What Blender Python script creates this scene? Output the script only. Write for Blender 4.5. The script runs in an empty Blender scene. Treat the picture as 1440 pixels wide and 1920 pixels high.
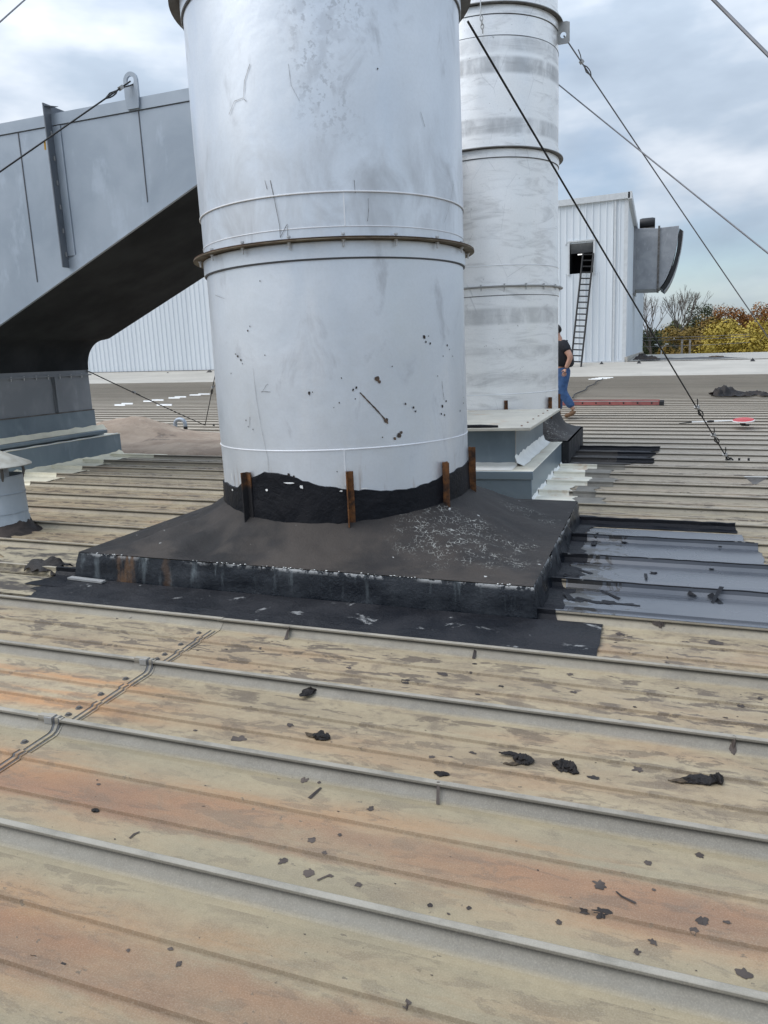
import bpy, math, random
from mathutils import Vector, Matrix, noise as mn
random.seed(7)
scene = bpy.context.scene
COL = scene.collection
R_ = math.radians

# ------------------------------------------------------------------ camera, sky, sun
FPX, YAW, PITCH, ROLL, SLOPE = 1424.63, -0.348387, 0.199203, 0.045189, 0.0195139
PITCH_W = 0.575                       # distance between two roof seams
SEAM0 = 1.5218                        # across position of the seam nearest the bottom of the photo
HT = 0.065
ROOFM = Matrix.Rotation(SLOPE, 4, 'Y')
CAM = ROOFM @ Vector((0, 0, 2.274026 * PITCH_W + HT))
fwd = Vector((math.sin(YAW) * math.cos(PITCH), math.cos(YAW) * math.cos(PITCH), -math.sin(PITCH)))
rgt = Vector((math.cos(YAW), -math.sin(YAW), 0)); dwn = fwd.cross(rgt)
r2 = math.cos(ROLL) * rgt + math.sin(ROLL) * dwn
d2 = -math.sin(ROLL) * rgt + math.cos(ROLL) * dwn
cam = bpy.data.cameras.new('camera'); camo = bpy.data.objects.new('camera', cam); COL.objects.link(camo)
m = Matrix((r2, -d2, -fwd)).transposed().to_4x4(); m.translation = CAM
camo.matrix_world = m
cam.sensor_fit = 'VERTICAL'; cam.sensor_height = 24; cam.lens = FPX / 1920 * 24
cam.clip_start = 0.05; cam.clip_end = 2000
scene.camera = camo

SUN_EL, SUN_AZ = R_(52), R_(-126)      # azimuth from +Y towards +X: high on the left
w = bpy.data.worlds.new('World'); scene.world = w; w.use_nodes = True
nt = w.node_tree; nt.nodes.clear()
def wn(t, **k):
    n = nt.nodes.new(t)
    for a, b in k.items(): setattr(n, a, b)
    return n
wo = wn('ShaderNodeOutputWorld'); bg = wn('ShaderNodeBackground'); bg.inputs['Strength'].default_value = 0.1
sky = wn('ShaderNodeTexSky', sky_type='NISHITA', sun_disc=False, sun_elevation=SUN_EL, sun_rotation=SUN_AZ)
tc = wn('ShaderNodeTexCoord'); mp = wn('ShaderNodeMapping'); mp.inputs['Scale'].default_value = (1.6, 1.6, 4.2)
mp.inputs['Location'].default_value = (0.35, 0.9, 0.2)
mp.inputs['Rotation'].default_value = (0.0, 0.0, 0.5)
n1 = wn('ShaderNodeTexNoise'); n1.inputs['Scale'].default_value = 1.35; n1.inputs['Detail'].default_value = 7; n1.inputs['Roughness'].default_value = 0.5; n1.inputs['Distortion'].default_value = 0.35
n2 = wn('ShaderNodeTexNoise'); n2.inputs['Scale'].default_value = 2.6; n2.inputs['Detail'].default_value = 5; n2.inputs['Roughness'].default_value = 0.5
cr = wn('ShaderNodeValToRGB'); cr.color_ramp.elements[0].position = 0.30; cr.color_ramp.elements[1].position = 0.50
cc = wn('ShaderNodeValToRGB')
els = cc.color_ramp.elements; els[0].position = 0.30; els[0].color = (2.55, 3.12, 3.9, 1); els[1].position = 0.66; els[1].color = (5.7, 6.1, 6.7, 1)
e = els.new(0.48); e.color = (3.4, 4.05, 4.9, 1)
mx = wn('ShaderNodeMix', data_type='RGBA')
L = nt.links.new
L(tc.outputs['Generated'], mp.inputs['Vector']); L(mp.outputs[0], n1.inputs['Vector']); L(mp.outputs[0], n2.inputs['Vector'])
L(n1.outputs[0], cr.inputs[0]); L(n2.outputs[0], cc.inputs[0])
L(cr.outputs[0], mx.inputs[0]); L(sky.outputs[0], mx.inputs[6]); L(cc.outputs[0], mx.inputs[7])
# an overcast sky brightens steadily from the horizon to the zenith
sd = wn('ShaderNodeSeparateXYZ'); L(tc.outputs['Generated'], sd.inputs[0])
sr = wn('ShaderNodeMapRange'); sr.inputs['From Min'].default_value = 0.0; sr.inputs['From Max'].default_value = 1.0; sr.inputs['To Min'].default_value = 1.0; sr.inputs['To Max'].default_value = 3.1
sq = wn('ShaderNodeMath', operation='POWER'); sq.inputs[1].default_value = 1.6; sz = wn('ShaderNodeMath', operation='MAXIMUM'); sz.inputs[1].default_value = 0.0; L(sd.outputs['Z'], sz.inputs[0]); L(sz.outputs[0], sq.inputs[0]); L(sq.outputs[0], sr.inputs['Value'])
ms = wn('ShaderNodeVectorMath', operation='SCALE'); L(mx.outputs[2], ms.inputs[0]); L(sr.outputs[0], ms.inputs['Scale'])
L(ms.outputs[0], bg.inputs['Color']); L(bg.outputs[0], wo.inputs['Surface'])

sun = bpy.data.lights.new('sun', 'SUN'); sun.energy = 1.5; sun.angle = R_(55); sun.color = (1.0, 0.955, 0.89)
suno = bpy.data.objects.new('sun', sun); COL.objects.link(suno)
sdir = Vector((math.sin(SUN_AZ) * math.cos(SUN_EL), math.cos(SUN_AZ) * math.cos(SUN_EL), math.sin(SUN_EL)))
suno.rotation_euler = sdir.to_track_quat('Z', 'Y').to_euler()
vs = scene.view_settings; vs.view_transform = 'Standard'; vs.look = 'None'; vs.exposure = 0.38; vs.gamma = 1; vs.use_curve_mapping = False

# ------------------------------------------------------------------ helpers
def ray(u, v): return fwd + r2 * ((u - 720) / FPX) + d2 * ((v - 960) / FPX)
NRM = (ROOFM @ Vector((0, 0, 1)))
def roofp(u, v, z=0.0):
    """where the sight line through a photo point meets the roof: roof coordinates (along, across, up)"""
    d = ray(u, v); t = (z - CAM.dot(NRM)) / d.dot(NRM)
    return ROOFM.inverted() @ (CAM + d * t)
def W(x, y, z=0.0): return ROOFM @ Vector((x, y, z))
def atY(u, v, Y): d = ray(u, v); return CAM + d * ((Y - CAM.y) / d.y)
def cylhit(u, v, cx, cy, rr):
    d = ray(u, v); ox, oy = CAM.x - cx, CAM.y - cy
    a = d.x ** 2 + d.y ** 2; b = 2 * (ox * d.x + oy * d.y); c = ox * ox + oy * oy - rr * rr
    t = (-b - math.sqrt(max(0, b * b - 4 * a * c))) / (2 * a); p = CAM + d * t
    return math.atan2(p.y - cy, p.x - cx), p.z

class MB:
    def __init__(s): s.v = []; s.f = []; s.uv = None
    def add(s, vs_, fs):
        o = len(s.v); s.v += [tuple(p) for p in vs_]; s.f += [tuple(i + o for i in q) for q in fs]; return s
    def box(s, x0, x1, y0, y1, z0, z1, M=None):
        p = [Vector((x, y, z)) for z in (z0, z1) for y in (y0, y1) for x in (x0, x1)]
        if M: p = [M @ q for q in p]
        return s.add(p, [(0, 2, 3, 1), (4, 5, 7, 6), (0, 1, 5, 4), (2, 6, 7, 3), (0, 4, 6, 2), (1, 3, 7, 5)])
    def tube(s, pts, r, n=8, caps=True):
        pts = [Vector(p) for p in pts]; rs = r if isinstance(r, (list, tuple)) else [r] * len(pts)
        vs_ = []; fs = []; up = None
        for i, p in enumerate(pts):
            t = (pts[min(i + 1, len(pts) - 1)] - pts[max(i - 1, 0)]).normalized()
            if up is None: up = t.orthogonal().normalized()
            up = (up - t * up.dot(t)).normalized(); bi = t.cross(up)
            for k in range(n):
                a = 2 * math.pi * k / n; vs_.append(p + (up * math.cos(a) + bi * math.sin(a)) * rs[i])
        for i in range(len(pts) - 1):
            for k in range(n):
                k2 = (k + 1) % n; fs.append((i * n + k, i * n + k2, (i + 1) * n + k2, (i + 1) * n + k))
        if caps: fs.append(tuple(range(n))[::-1]); fs.append(tuple(range((len(pts) - 1) * n, len(pts) * n)))
        return s.add(vs_, fs)
    def lathe(s, prof, n=72, a0=0, a1=2 * math.pi, c=(0, 0, 0), closed=False):
        full = abs(a1 - a0 - 2 * math.pi) < 1e-6; k = n if full else n + 1; vs_ = []; fs = []
        for i in range(k):
            a = a0 + (a1 - a0) * i / n
            for r, z in prof: vs_.append((c[0] + r * math.cos(a), c[1] + r * math.sin(a), c[2] + z))
        mlen = len(prof)
        for i in range(n):
            j = (i + 1) % k
            for q in range(mlen if closed else mlen - 1):
                q2 = (q + 1) % mlen
                fs.append((i * mlen + q, j * mlen + q, j * mlen + q2, i * mlen + q2))
        return s.add(vs_, fs)
    def prism(s, poly, d, ax='y', o=0.0):
        """poly in a plane, extruded along ax from o to o+d"""
        n = len(poly); mk = {'y': lambda a, b, t: (a, t, b), 'z': lambda a, b, t: (a, b, t), 'x': lambda a, b, t: (t, a, b)}[ax]
        vs_ = [mk(a, b, o) for a, b in poly] + [mk(a, b, o + d) for a, b in poly]
        return s.add(vs_, [tuple(range(n))[::-1], tuple(range(n, 2 * n))] + [(i, (i + 1) % n, n + (i + 1) % n, n + i) for i in range(n)])
    def build(s, name, mat, parent=None, loc=(0, 0, 0), rot=(0, 0, 0), smooth=35, bevel=0, mesh_only=False):
        me = bpy.data.meshes.new(name); me.from_pydata(s.v, [], s.f); me.update()
        import bmesh
        bm = bmesh.new(); bm.from_mesh(me); bmesh.ops.recalc_face_normals(bm, faces=bm.faces); bm.to_mesh(me); bm.free()
        if smooth is not None:
            me.polygons.foreach_set('use_smooth', [True] * len(me.polygons)); me.set_sharp_from_angle(angle=R_(smooth))
        if mat: me.materials.append(mat)
        if mesh_only: return me
        o = bpy.data.objects.new(name, me); COL.objects.link(o); o.location = loc; o.rotation_euler = rot
        if parent: o.parent = parent
        if bevel:
            b = o.modifiers.new('bevel', 'BEVEL'); b.width = bevel; b.segments = 2; b.limit_method = 'ANGLE'
        return o
def empty(name, loc=(0, 0, 0), rot=(0, 0, 0)):
    o = bpy.data.objects.new(name, None); COL.objects.link(o); o.location = loc; o.rotation_euler = rot; o.empty_display_size = .1
    return o
def tag(o, label=None, cat=None, group=None, kind=None):
    if label: o['label'] = label
    if cat: o['category'] = cat
    if group: o['group'] = group
    if kind: o['kind'] = kind
    return o
def inst(o, loc=None, rot=None, parent=None, scale=None):
    c = o.copy(); COL.objects.link(c)
    if loc is not None: c.location = loc
    if rot is not None: c.rotation_euler = rot
    if scale is not None: c.scale = scale
    if parent: c.parent = parent
    return c

# ------------------------------------------------------------------ materials
class G:
    def __init__(s, name, rough=0.6, metal=0.0, spec=0.4):
        s.m = bpy.data.materials.new(name); s.m.use_nodes = True; s.t = s.m.node_tree; s.b = s.t.nodes['Principled BSDF']
        s.b.inputs['Roughness'].default_value = rough; s.b.inputs['Metallic'].default_value = metal; s.b.inputs['Specular IOR Level'].default_value = spec
    def n(s, t, **k):
        q = s.t.nodes.new(t)
        for a, b in k.items(): setattr(q, a, b)
        return q
    def set(s, sock, val):
        if isinstance(val, bpy.types.NodeSocket): s.t.links.new(val, sock)
        else:
            if isinstance(val, tuple) and len(val) == 3 and sock.type == 'RGBA': val = val + (1,)
            sock.default_value = val
    def obj(s, o=None):
        q = s.n('ShaderNodeTexCoord')
        if o: q.object = o
        return q.outputs['Object']
    def uv(s): return s.n('ShaderNodeTexCoord').outputs['UV']
    def map(s, vec, scale=(1, 1, 1), loc=(0, 0, 0), rot=(0, 0, 0)):
        q = s.n('ShaderNodeMapping'); s.set(q.inputs[0], vec); q.inputs['Scale'].default_value = scale; q.inputs['Location'].default_value = loc; q.inputs['Rotation'].default_value = rot
        return q.outputs[0]
    def noise(s, vec, scale=1, detail=4, rough=.55, dist=0):
        q = s.n('ShaderNodeTexNoise'); s.set(q.inputs['Vector'], vec); q.inputs['Scale'].default_value = scale; q.inputs['Detail'].default_value = detail
        q.inputs['Roughness'].default_value = rough; q.inputs['Distortion'].default_value = dist; return q.outputs[0]
    def vor(s, vec, scale=1, feature='F1', out=0):
        q = s.n('ShaderNodeTexVoronoi', feature=feature); s.set(q.inputs['Vector'], vec); q.inputs['Scale'].default_value = scale; return q.outputs[out]
    def ramp(s, fac, stops):
        q = s.n('ShaderNodeValToRGB'); s.set(q.inputs[0], fac); el = q.color_ramp.elements
        while len(el) < len(stops): el.new(0.5)
        for e_, (p, c) in zip(el, stops):
            e_.position = p; e_.color = (c, c, c, 1) if isinstance(c, (int, float)) else tuple(c) + (1,)
        return q.outputs[0]
    def sm(s, x, a, b, lo=0.0, hi=1.0):
        q = s.n('ShaderNodeMapRange', interpolation_type='SMOOTHSTEP'); s.set(q.inputs[0], x)
        q.inputs[1].default_value = a; q.inputs[2].default_value = b; q.inputs[3].default_value = lo; q.inputs[4].default_value = hi; return q.outputs[0]
    def ma(s, op, a, b=0.0):
        q = s.n('ShaderNodeMath', operation=op); s.set(q.inputs[0], a); s.set(q.inputs[1], b); return q.outputs[0]
    def mul(s, *a):
        r = a[0]
        for x in a[1:]: r = s.ma('MULTIPLY', r, x)
        return r
    def mix(s, f, a, b, mode='MIX'):
        q = s.n('ShaderNodeMix', data_type='RGBA', blend_type=mode); s.set(q.inputs[0], f); s.set(q.inputs[6], a); s.set(q.inputs[7], b); return q.outputs[2]
    def sep(s, v):
        q = s.n('ShaderNodeSeparateXYZ'); s.set(q.inputs[0], v); return q.outputs
    def rnd(s): return s.n('ShaderNodeObjectInfo').outputs['Random']
    def col(s, c): s.set(s.b.inputs['Base Color'], c); return s
    def rough(s, r): s.set(s.b.inputs['Roughness'], r); return s
    def bump(s, h, strength=.3, dist=.01):
        q = s.n('ShaderNodeBump'); q.inputs['Strength'].default_value = strength; q.inputs['Distance'].default_value = dist; s.set(q.inputs['Height'], h)
        s.t.links.new(q.outputs[0], s.b.inputs['Normal']); return s

def simple(name, c, rough=.6, metal=0.0, var=.25, scale=6, bump=0.0, c2=None):
    g = G(name, rough, metal); o = g.obj(); n = g.noise(o, scale, 5)
    d = c2 or tuple(x * (1 - var) for x in c)
    g.col(g.mix(g.sm(n, .3, .7), d, c))
    if bump: g.bump(g.noise(o, scale * 4, 4), bump)
    return g.m

g = G('dirt_film', .8, 0, .2); P = g.obj(); n_ = g.noise(g.map(P, (1, 2.5, 1)), 2.6, 8, .7, .4); g.col(g.mix(g.sm(n_, .42, .58), (.33, .285, .20), (.075, .066, .058))); M_DIRT = g.m
# ---- the roof sheet
roof = empty('metal_roof', rot=(0, SLOPE, 0)); tag(roof, kind='structure')
def make_roof_mat():
    g = G('weathered_roof_sheet', .55, 0, .18)
    P = g.obj(roof); x, y, z = g.sep(P)
    v = g.sep(g.uv())[1]                                   # 0..1 across one pan
    seam = g.mul(g.sm(v, .13, .24, 1, 0), g.sm(g.ma('ADD', v, g.mul(g.noise(P, 6, 4), .02)), .035, .085))
    # which pan: a number that differs pan to pan
    big = g.noise(g.map(P, (.55, 1.3, 1)), 1.0, 5, .6)
    streak = g.noise(g.map(P, (.5, 9, 1)), 1.0, 5, .6)
    mid = g.noise(g.map(P, (2.0, 4.5, 1)), 1.0, 6, .62)
    fine = g.noise(P, 38, 5, .7)
    grime = g.noise(g.map(P, (1.0, 1.6, 1), (7, 1, 0)), 5.5, 9, .72, .5)
    beige = g.mix(g.sm(g.ma('ADD', g.mul(mid, .65), g.mul(streak, .35)), .40, .60), (.41, .352, .245), (.325, .274, .19))
    beige = g.mix(g.mul(g.sm(grime, .48, .64), .7), beige, (.20, .165, .125))
    beige = g.mix(g.mul(g.sm(g.noise(g.map(P, (.5, 2.2, 1), (3, 9, 0)), 1.6, 6, .6), .52, .68), .5), beige, (.39, .25, .15))
    green = g.mix(g.sm(mid, .35, .65), (.27, .24, .168), (.345, .296, .198))
    nearf = g.sm(y, 2.04, 2.10, 1, 0)
    base = g.mix(nearf, beige, green)
    # rust wash lying between and along the two small ribs
    vw = g.ma('ADD', v, g.mul(g.ma('SUBTRACT', mid, .5), .22))
    pan = g.mul(g.sm(vw, .20, .42), g.sm(vw, .78, .98, 1, 0))
    core = g.mul(g.sm(vw, .34, .46), g.sm(vw, .64, .80, 1, 0))
    wob = g.sm(g.ma('ADD', big, g.ma('ADD', g.mul(mid, .3), g.sm(x, -1.0, -2.2, 0, .16))), .50, .74)
    near2 = g.mul(g.sm(y, 2.04, 2.10, 1, .22), g.sm(y, 4.5, 7.5, 1, .6))
    flake = g.noise(g.map(P, (1, 2.2, 1)), 13, 9, .75)
    rust = g.mul(core, near2, g.ma('ADD', .5, g.mul(wob, .5)))
    rust = g.mul(rust, g.sm(g.ma('ADD', rust, g.mul(g.ma('SUBTRACT', flake, .5), 1.3)), .12, .62))
    orange = g.mul(pan, near2, g.sm(g.noise(g.map(P, (.6, 3, 1), (4, 2, 0)), 1.2, 6, .62), .36, .62), .85)
    base = g.mix(orange, base, g.mix(g.sm(mid, .3, .7), (.385, .215, .10), (.345, .205, .118)))
    base = g.mix(g.mul(rust, .9), base, g.mix(g.sm(mid, .3, .7), (.29, .135, .072), (.195, .098, .060)))
    # the pan next to the lap is stained a stronger rust
    lap = g.mul(g.sm(x, -1.5, -2.3), g.sm(x, -4.2, -2.6), g.sm(y, 2.9, 2.6, 0, 1), g.sm(y, 1.6, 1.9), pan)
    base = g.mix(g.mul(lap, g.sm(streak, .4, .6), .8), base, (.50, .24, .09))
    # farther back the coat is dull grey-brown
    far = g.sm(g.ma('ADD', y, g.ma('ADD', g.mul(big, 3.0), g.mul(x, .25))), 6.3, 12.5)
    base = g.mix(g.mul(far, .93), base, g.mix(g.sm(streak, .35, .65), (.47, .43, .37), (.38, .345, .295)))
    # purple-grey dirt film lying in the pans
    dirtn = g.noise(g.map(P, (2.2, 7.0, 1), (1, 3, 0)), 2.2, 8, .68, .4)
    damt = g.mul(g.sm(y, 2.0, 3.0, .38, 1), g.sm(y, 9, 14, 1, .35))
    dirt = g.mul(g.sm(dirtn, .525, .565), damt, g.sm(v, .16, .26), g.sm(g.noise(P, 1.1, 3), .30, .5))
    base = g.mix(g.mul(dirt, .88), base, (.085, .066, .056))
    spk = g.noise(g.map(P, (1, 1.5, 1)), 30, 3, .6)
    base = g.mix(g.mul(g.sm(spk, .66, .70), .75, g.sm(g.noise(P, 1.7, 2), .42, .56)), base, (.09, .075, .06))
    # dark line at the near edge of the small ribs, grey seam metal
    ribline = g.ma('MAXIMUM', g.mul(g.sm(v, .430, .440), g.sm(v, .446, .454, 1, 0)), g.mul(g.sm(v, .725, .735), g.sm(v, .742, .750, 1, 0)))
    base = g.mix(g.mul(ribline, .3), base, (.13, .105, .08))
    sc = g.mix(g.sm(mid, .3, .7), (.23, .225, .20), (.182, .178, .16))
    sc = g.mix(g.mul(far, .8), sc, (.36, .33, .285))
    base = g.mix(g.mul(seam, g.sm(y, 2.6, 4.6, .85, .25)), base, sc)
    base = g.mix(g.mul(g.sm(grime, .50, .68), .34, g.sm(v, .1, .2)), base, (.16, .13, .10))
    base = g.mix(g.sm(fine, .25, .8, .0, .36), base, g.mix(1.0, base, (.55, .52, .48), 'MULTIPLY'))
    zt = g.mul(g.sm(z, .0495, .0515), g.sm(g.noise(P, 9, 5), .3, .6)); base = g.mix(g.mul(zt, .38, g.sm(y, 2.5, 6, 1, .15)), base, (.50, .46, .39))  # worn lip tops, with a bright highlight painted into the colour
    lip_shade = g.mul(g.sm(z, .024, .034), g.sm(z, .043, .045, 1, 0), g.sm(v, .07, .09), g.sm(v, .135, .13, 0, 1)); base = g.mix(g.mul(lip_shade, .65), base, (.075, .068, .056))  # shade under the overhanging lip, painted as a dark line
    grit = g.noise(P, 230, 4, .75); base = g.mix(g.mul(g.sm(grit, .45, .75, 0, .24), g.ma('SUBTRACT', 1.0, g.mul(seam, .6))), base, g.mix(1.0, base, (.5, .47, .43), 'MULTIPLY')); base = g.mix(g.sm(grit, .55, .30, 0, .22), base, (.52, .48, .40))
    rnd = g.rnd()
    base = g.mix(.16, base, g.mix(rnd, (.20, .17, .14), (.46, .42, .35)))
    base = g.mix(g.mul(g.sm(y, 9, 5), g.ma('SUBTRACT', 1.0, g.mul(seam, .85))), base, g.mix(1.0, base, (1.0, .968, .905), 'MULTIPLY'))
    g.col(base); g.rough(g.sm(g.noise(P, 9, 4), .3, .7, .42, .62))
    g.bump(g.ma('ADD', g.ma('ADD', fine, g.mul(grit, .5)), g.mul(mid, 3.0)), .12, .004)
    return g.m
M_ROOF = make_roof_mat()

def silver(name, kind):
    g = G(name, .42, .6, .5); P = g.obj(); x, y, z = g.sep(P)
    big = g.noise(P, 1.1, 5, .55, .3); mid = g.noise(g.map(P, (1, 1, .55)), 4.0, 7, .62, .5); fine = g.noise(P, 60, 4, .6)
    c = g.mix(g.sm(big, .35, .65), (.65, .69, .735), (.73, .765, .805))
    if kind == 'clean':
        c = g.mix(g.mul(g.sm(mid, .56, .72), .6), c, (.42, .435, .46))
        c = g.mix(g.mul(g.sm(g.noise(g.map(P, (1, 1, .16)), 2.9, 7), .56, .70), .45), c, (.80, .81, .82))
        band = g.mul(g.sm(z, 2.9, 2.33, 0, 1), g.sm(z, 2.06, 2.14), g.sm(mid, .38, .62))
        c = g.mix(g.mul(band, .55), c, (.44, .455, .475))
        hp = g.ma('ADD', x, -.33); dz = g.mul(g.sm(g.ma('ABSOLUTE', g.ma('ADD', hp, g.mul(g.ma('SUBTRACT', g.noise(P, 3, 3), .5), .5))), .03, .22, 1, 0), g.sm(z, 2.45, 2.8))
        c = g.mix(g.mul(dz, g.sm(g.noise(P, 24, 5, .65), .52, .62), .55), c, (.36, .37, .385))
        c = g.mix(g.mul(dz, g.sm(g.noise(P, 7, 5, .6), .48, .62), .4), c, (.42, .43, .45))
        # rust seeping where the sheet meets the tar
        c = g.mix(g.mul(g.sm(z, .86, .62), g.sm(g.noise(g.map(P, (6, 6, .8)), 3, 5), .6, .78), .6), c, (.30, .20, .13))
    else:
        c = g.mix(.8, c, (.98, .965, .935))
        smear = g.noise(g.map(P, (.7, .7, 3.2), rot=(0, .25, 0)), 2.4, 7, .65, 1.2)
        c = g.mix(g.mul(g.sm(smear, .48, .70), .5), c, (.50, .49, .475))
        def band(z0, z1, amt):
            b = g.mul(g.sm(z, z0 - .03, z0 + .02), g.sm(z, z1 - .02, z1 + .03, 1, 0), g.sm(g.noise(g.map(P, (1.2, 1.2, .5)), 3.0, 7, .65, .6), .25, .62))
            return g.mul(b, amt)
        for a, b, t in ((4.50, 4.66, .8), (4.72, 4.86, .45), (3.86, 4.02, .75), (1.72, 1.90, .6), (1.36, 1.44, .35), (.98, 1.12, .3)):
            c = g.mix(band(a, b, t * .85), c, (.33, .33, .33))
        cr_ = g.vor(g.map(P, (1, 1, .45)), 2.6, 'DISTANCE_TO_EDGE')
        c = g.mix(g.mul(g.sm(cr_, .0, .012, 1, 0), .28, g.sm(g.noise(P, 2.2, 3), .5, .62)), c, (.33, .33, .33))
        spl = g.noise(P, 14, 5, .7)
        c = g.mix(g.mul(g.sm(spl, .66, .70), .6), c, (.24, .22, .20))
    c = g.mix(g.sm(fine, .3, .8, 0, .12), c, (.45, .46, .48))
    g.col(c); g.rough(g.sm(mid, .3, .7, .34, .50)); g.bump(g.ma('ADD', g.mul(big, 3), g.mul(mid, .6)), .16, .02)
    return g.m
M_SILVER = silver('aluminium_painted_steel', 'clean'); M_SILVER2 = silver('smeared_silver_steel', 'worn')
def galv(name, a, b, rough=.45, metal=.35):
    g = G(name, rough, metal, .5); P = g.obj()
    n = g.noise(P, 1.3, 6, .6, .4); n2_ = g.noise(g.map(P, (1, 1, .4)), 6, 6, .6)
    c = g.mix(g.sm(n, .35, .65), a, b); c = g.mix(g.mul(g.sm(n2_, .55, .7), .35), c, tuple(t * 1.35 for t in b))
    g.col(c); g.bump(n, .1, .02); return g.m
M_DUCT = galv('grey_duct_paint', (.30, .345, .395), (.365, .41, .46), .42, .35)
M_DUCTD = galv('dark_duct_paint', (.20, .215, .235), (.26, .275, .295), .5, .3)
M_UNDER = simple('shade_painted_underside', (.040, .043, .047), .8, c2=(.020, .022, .025), scale=1.5)  # near black: the shade below the duct is put into the colour
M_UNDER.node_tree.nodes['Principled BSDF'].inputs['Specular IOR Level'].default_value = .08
M_VENT = galv('weathered_vent_grey', (.27, .305, .33), (.34, .37, .39), .5, .2)
M_VENTCAP = simple('weathered_cap', (.42, .41, .36), .6, c2=(.30, .28, .23), scale=8)
M_FRAME = galv('dark_frame_paint', (.10, .115, .135), (.14, .155, .175), .5, .2)
M_CURBG = galv('slate_curb_sheet', (.145, .19, .225), (.21, .26, .295), .38, .35)
M_FLANGE = simple('galvanised_flange', (.42, .42, .41), .5, .4)
M_FLANGED = simple('dull_flange', (.16, .155, .15), .6, .3, c2=(.09, .08, .07))
M_RUST = simple('rusty_steel', (.19, .075, .022), .85, 0, scale=16, bump=.5, c2=(.035, .02, .014))
def make_rt():
    g = G('rust_and_tar', .8); P = g.obj(); z = g.sep(P)[2]; n = g.noise(P, 16, 5)
    c = g.mix(g.sm(n, .3, .7), (.035, .02, .014), (.20, .08, .022)); c = g.mix(g.sm(g.ma('ADD', z, g.mul(g.noise(P, 9, 4), .16)), .70, .64), c, (.014, .013, .014)); g.col(c); g.bump(n, .5); return g.m
M_RUSTTAR = make_rt()
M_RUSTF = simple('rust_edged_flange', (.20, .17, .115), .7, .2, scale=9, c2=(.10, .07, .045))
M_RUSTD = simple('dark_rusty_rim', (.085, .040, .020), .85, 0, scale=12, c2=(.03, .02, .015))
M_BOLT = simple('zinc_bolt', (.6, .6, .6), .4, .7)
M_WELD = simple('pale_weld_bead', (.82, .83, .85), .45, .2, var=.1)
M_LINE = simple('dark_sealant_line', (.11, .115, .125), .6)
M_ROPE = simple('black_wire_rope', (.02, .02, .02), .6, .2)
M_WIRE = simple('steel_wire_rope', (.19, .19, .20), .5, .5)
M_BLACK = simple('black_plastic', (.015, .015, .016), .5)
M_RED = simple('red_paint', (.50, .03, .035), .45, c2=(.42, .05, .05))
M_REDD = simple('faded_red_fibreglass', (.33, .10, .09), .6, c2=(.22, .08, .075))
M_WHITEP = simple('white_paint', (.80, .80, .78), .5, var=.08)
M_YELLOW = simple('yellow_tag', (.6, .33, .03), .6)
def tar(name, base=(.004, .005, .008), hi=(.014, .014, .017), rough=.5, bump=.6, chalk=0.0):
    g = G(name, rough, 0, .22); P = g.obj()
    n = g.noise(P, 3.5, 7, .65, .4); f = g.noise(P, 26, 6, .65)
    c = g.mix(g.sm(n, .35, .7), base, hi)
    if chalk: c = g.mix(g.mul(g.sm(g.noise(P, 5, 8, .7, .6), .60, .66), chalk), c, (.42, .42, .41))
    g.col(c); g.rough(g.sm(n, .3, .7, rough - .1, rough + .18)); g.bump(g.ma('ADD', f, g.mul(n, 2)), bump, .012); return g.m
M_TAR = tar('bitumen')
M_TARW = tar('tar_with_white_flakes', (.007, .008, .011), (.022, .022, .025), .45, .6, .5)
M_MEMB = tar('black_membrane', (.013, .014, .017), (.028, .028, .03), .6, .35, .3)
M_MEMBG = tar('grey_brown_membrane', (.035, .032, .03), (.06, .055, .05), .65, .3, .3)
M_SPAT = simple('dried_tar_spots', (.095, .074, .062), .7, c2=(.024, .019, .017), scale=5)
M_TARD = tar('dry_tar_blot', (.020, .016, .015), (.075, .06, .052), .6, .5)
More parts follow.
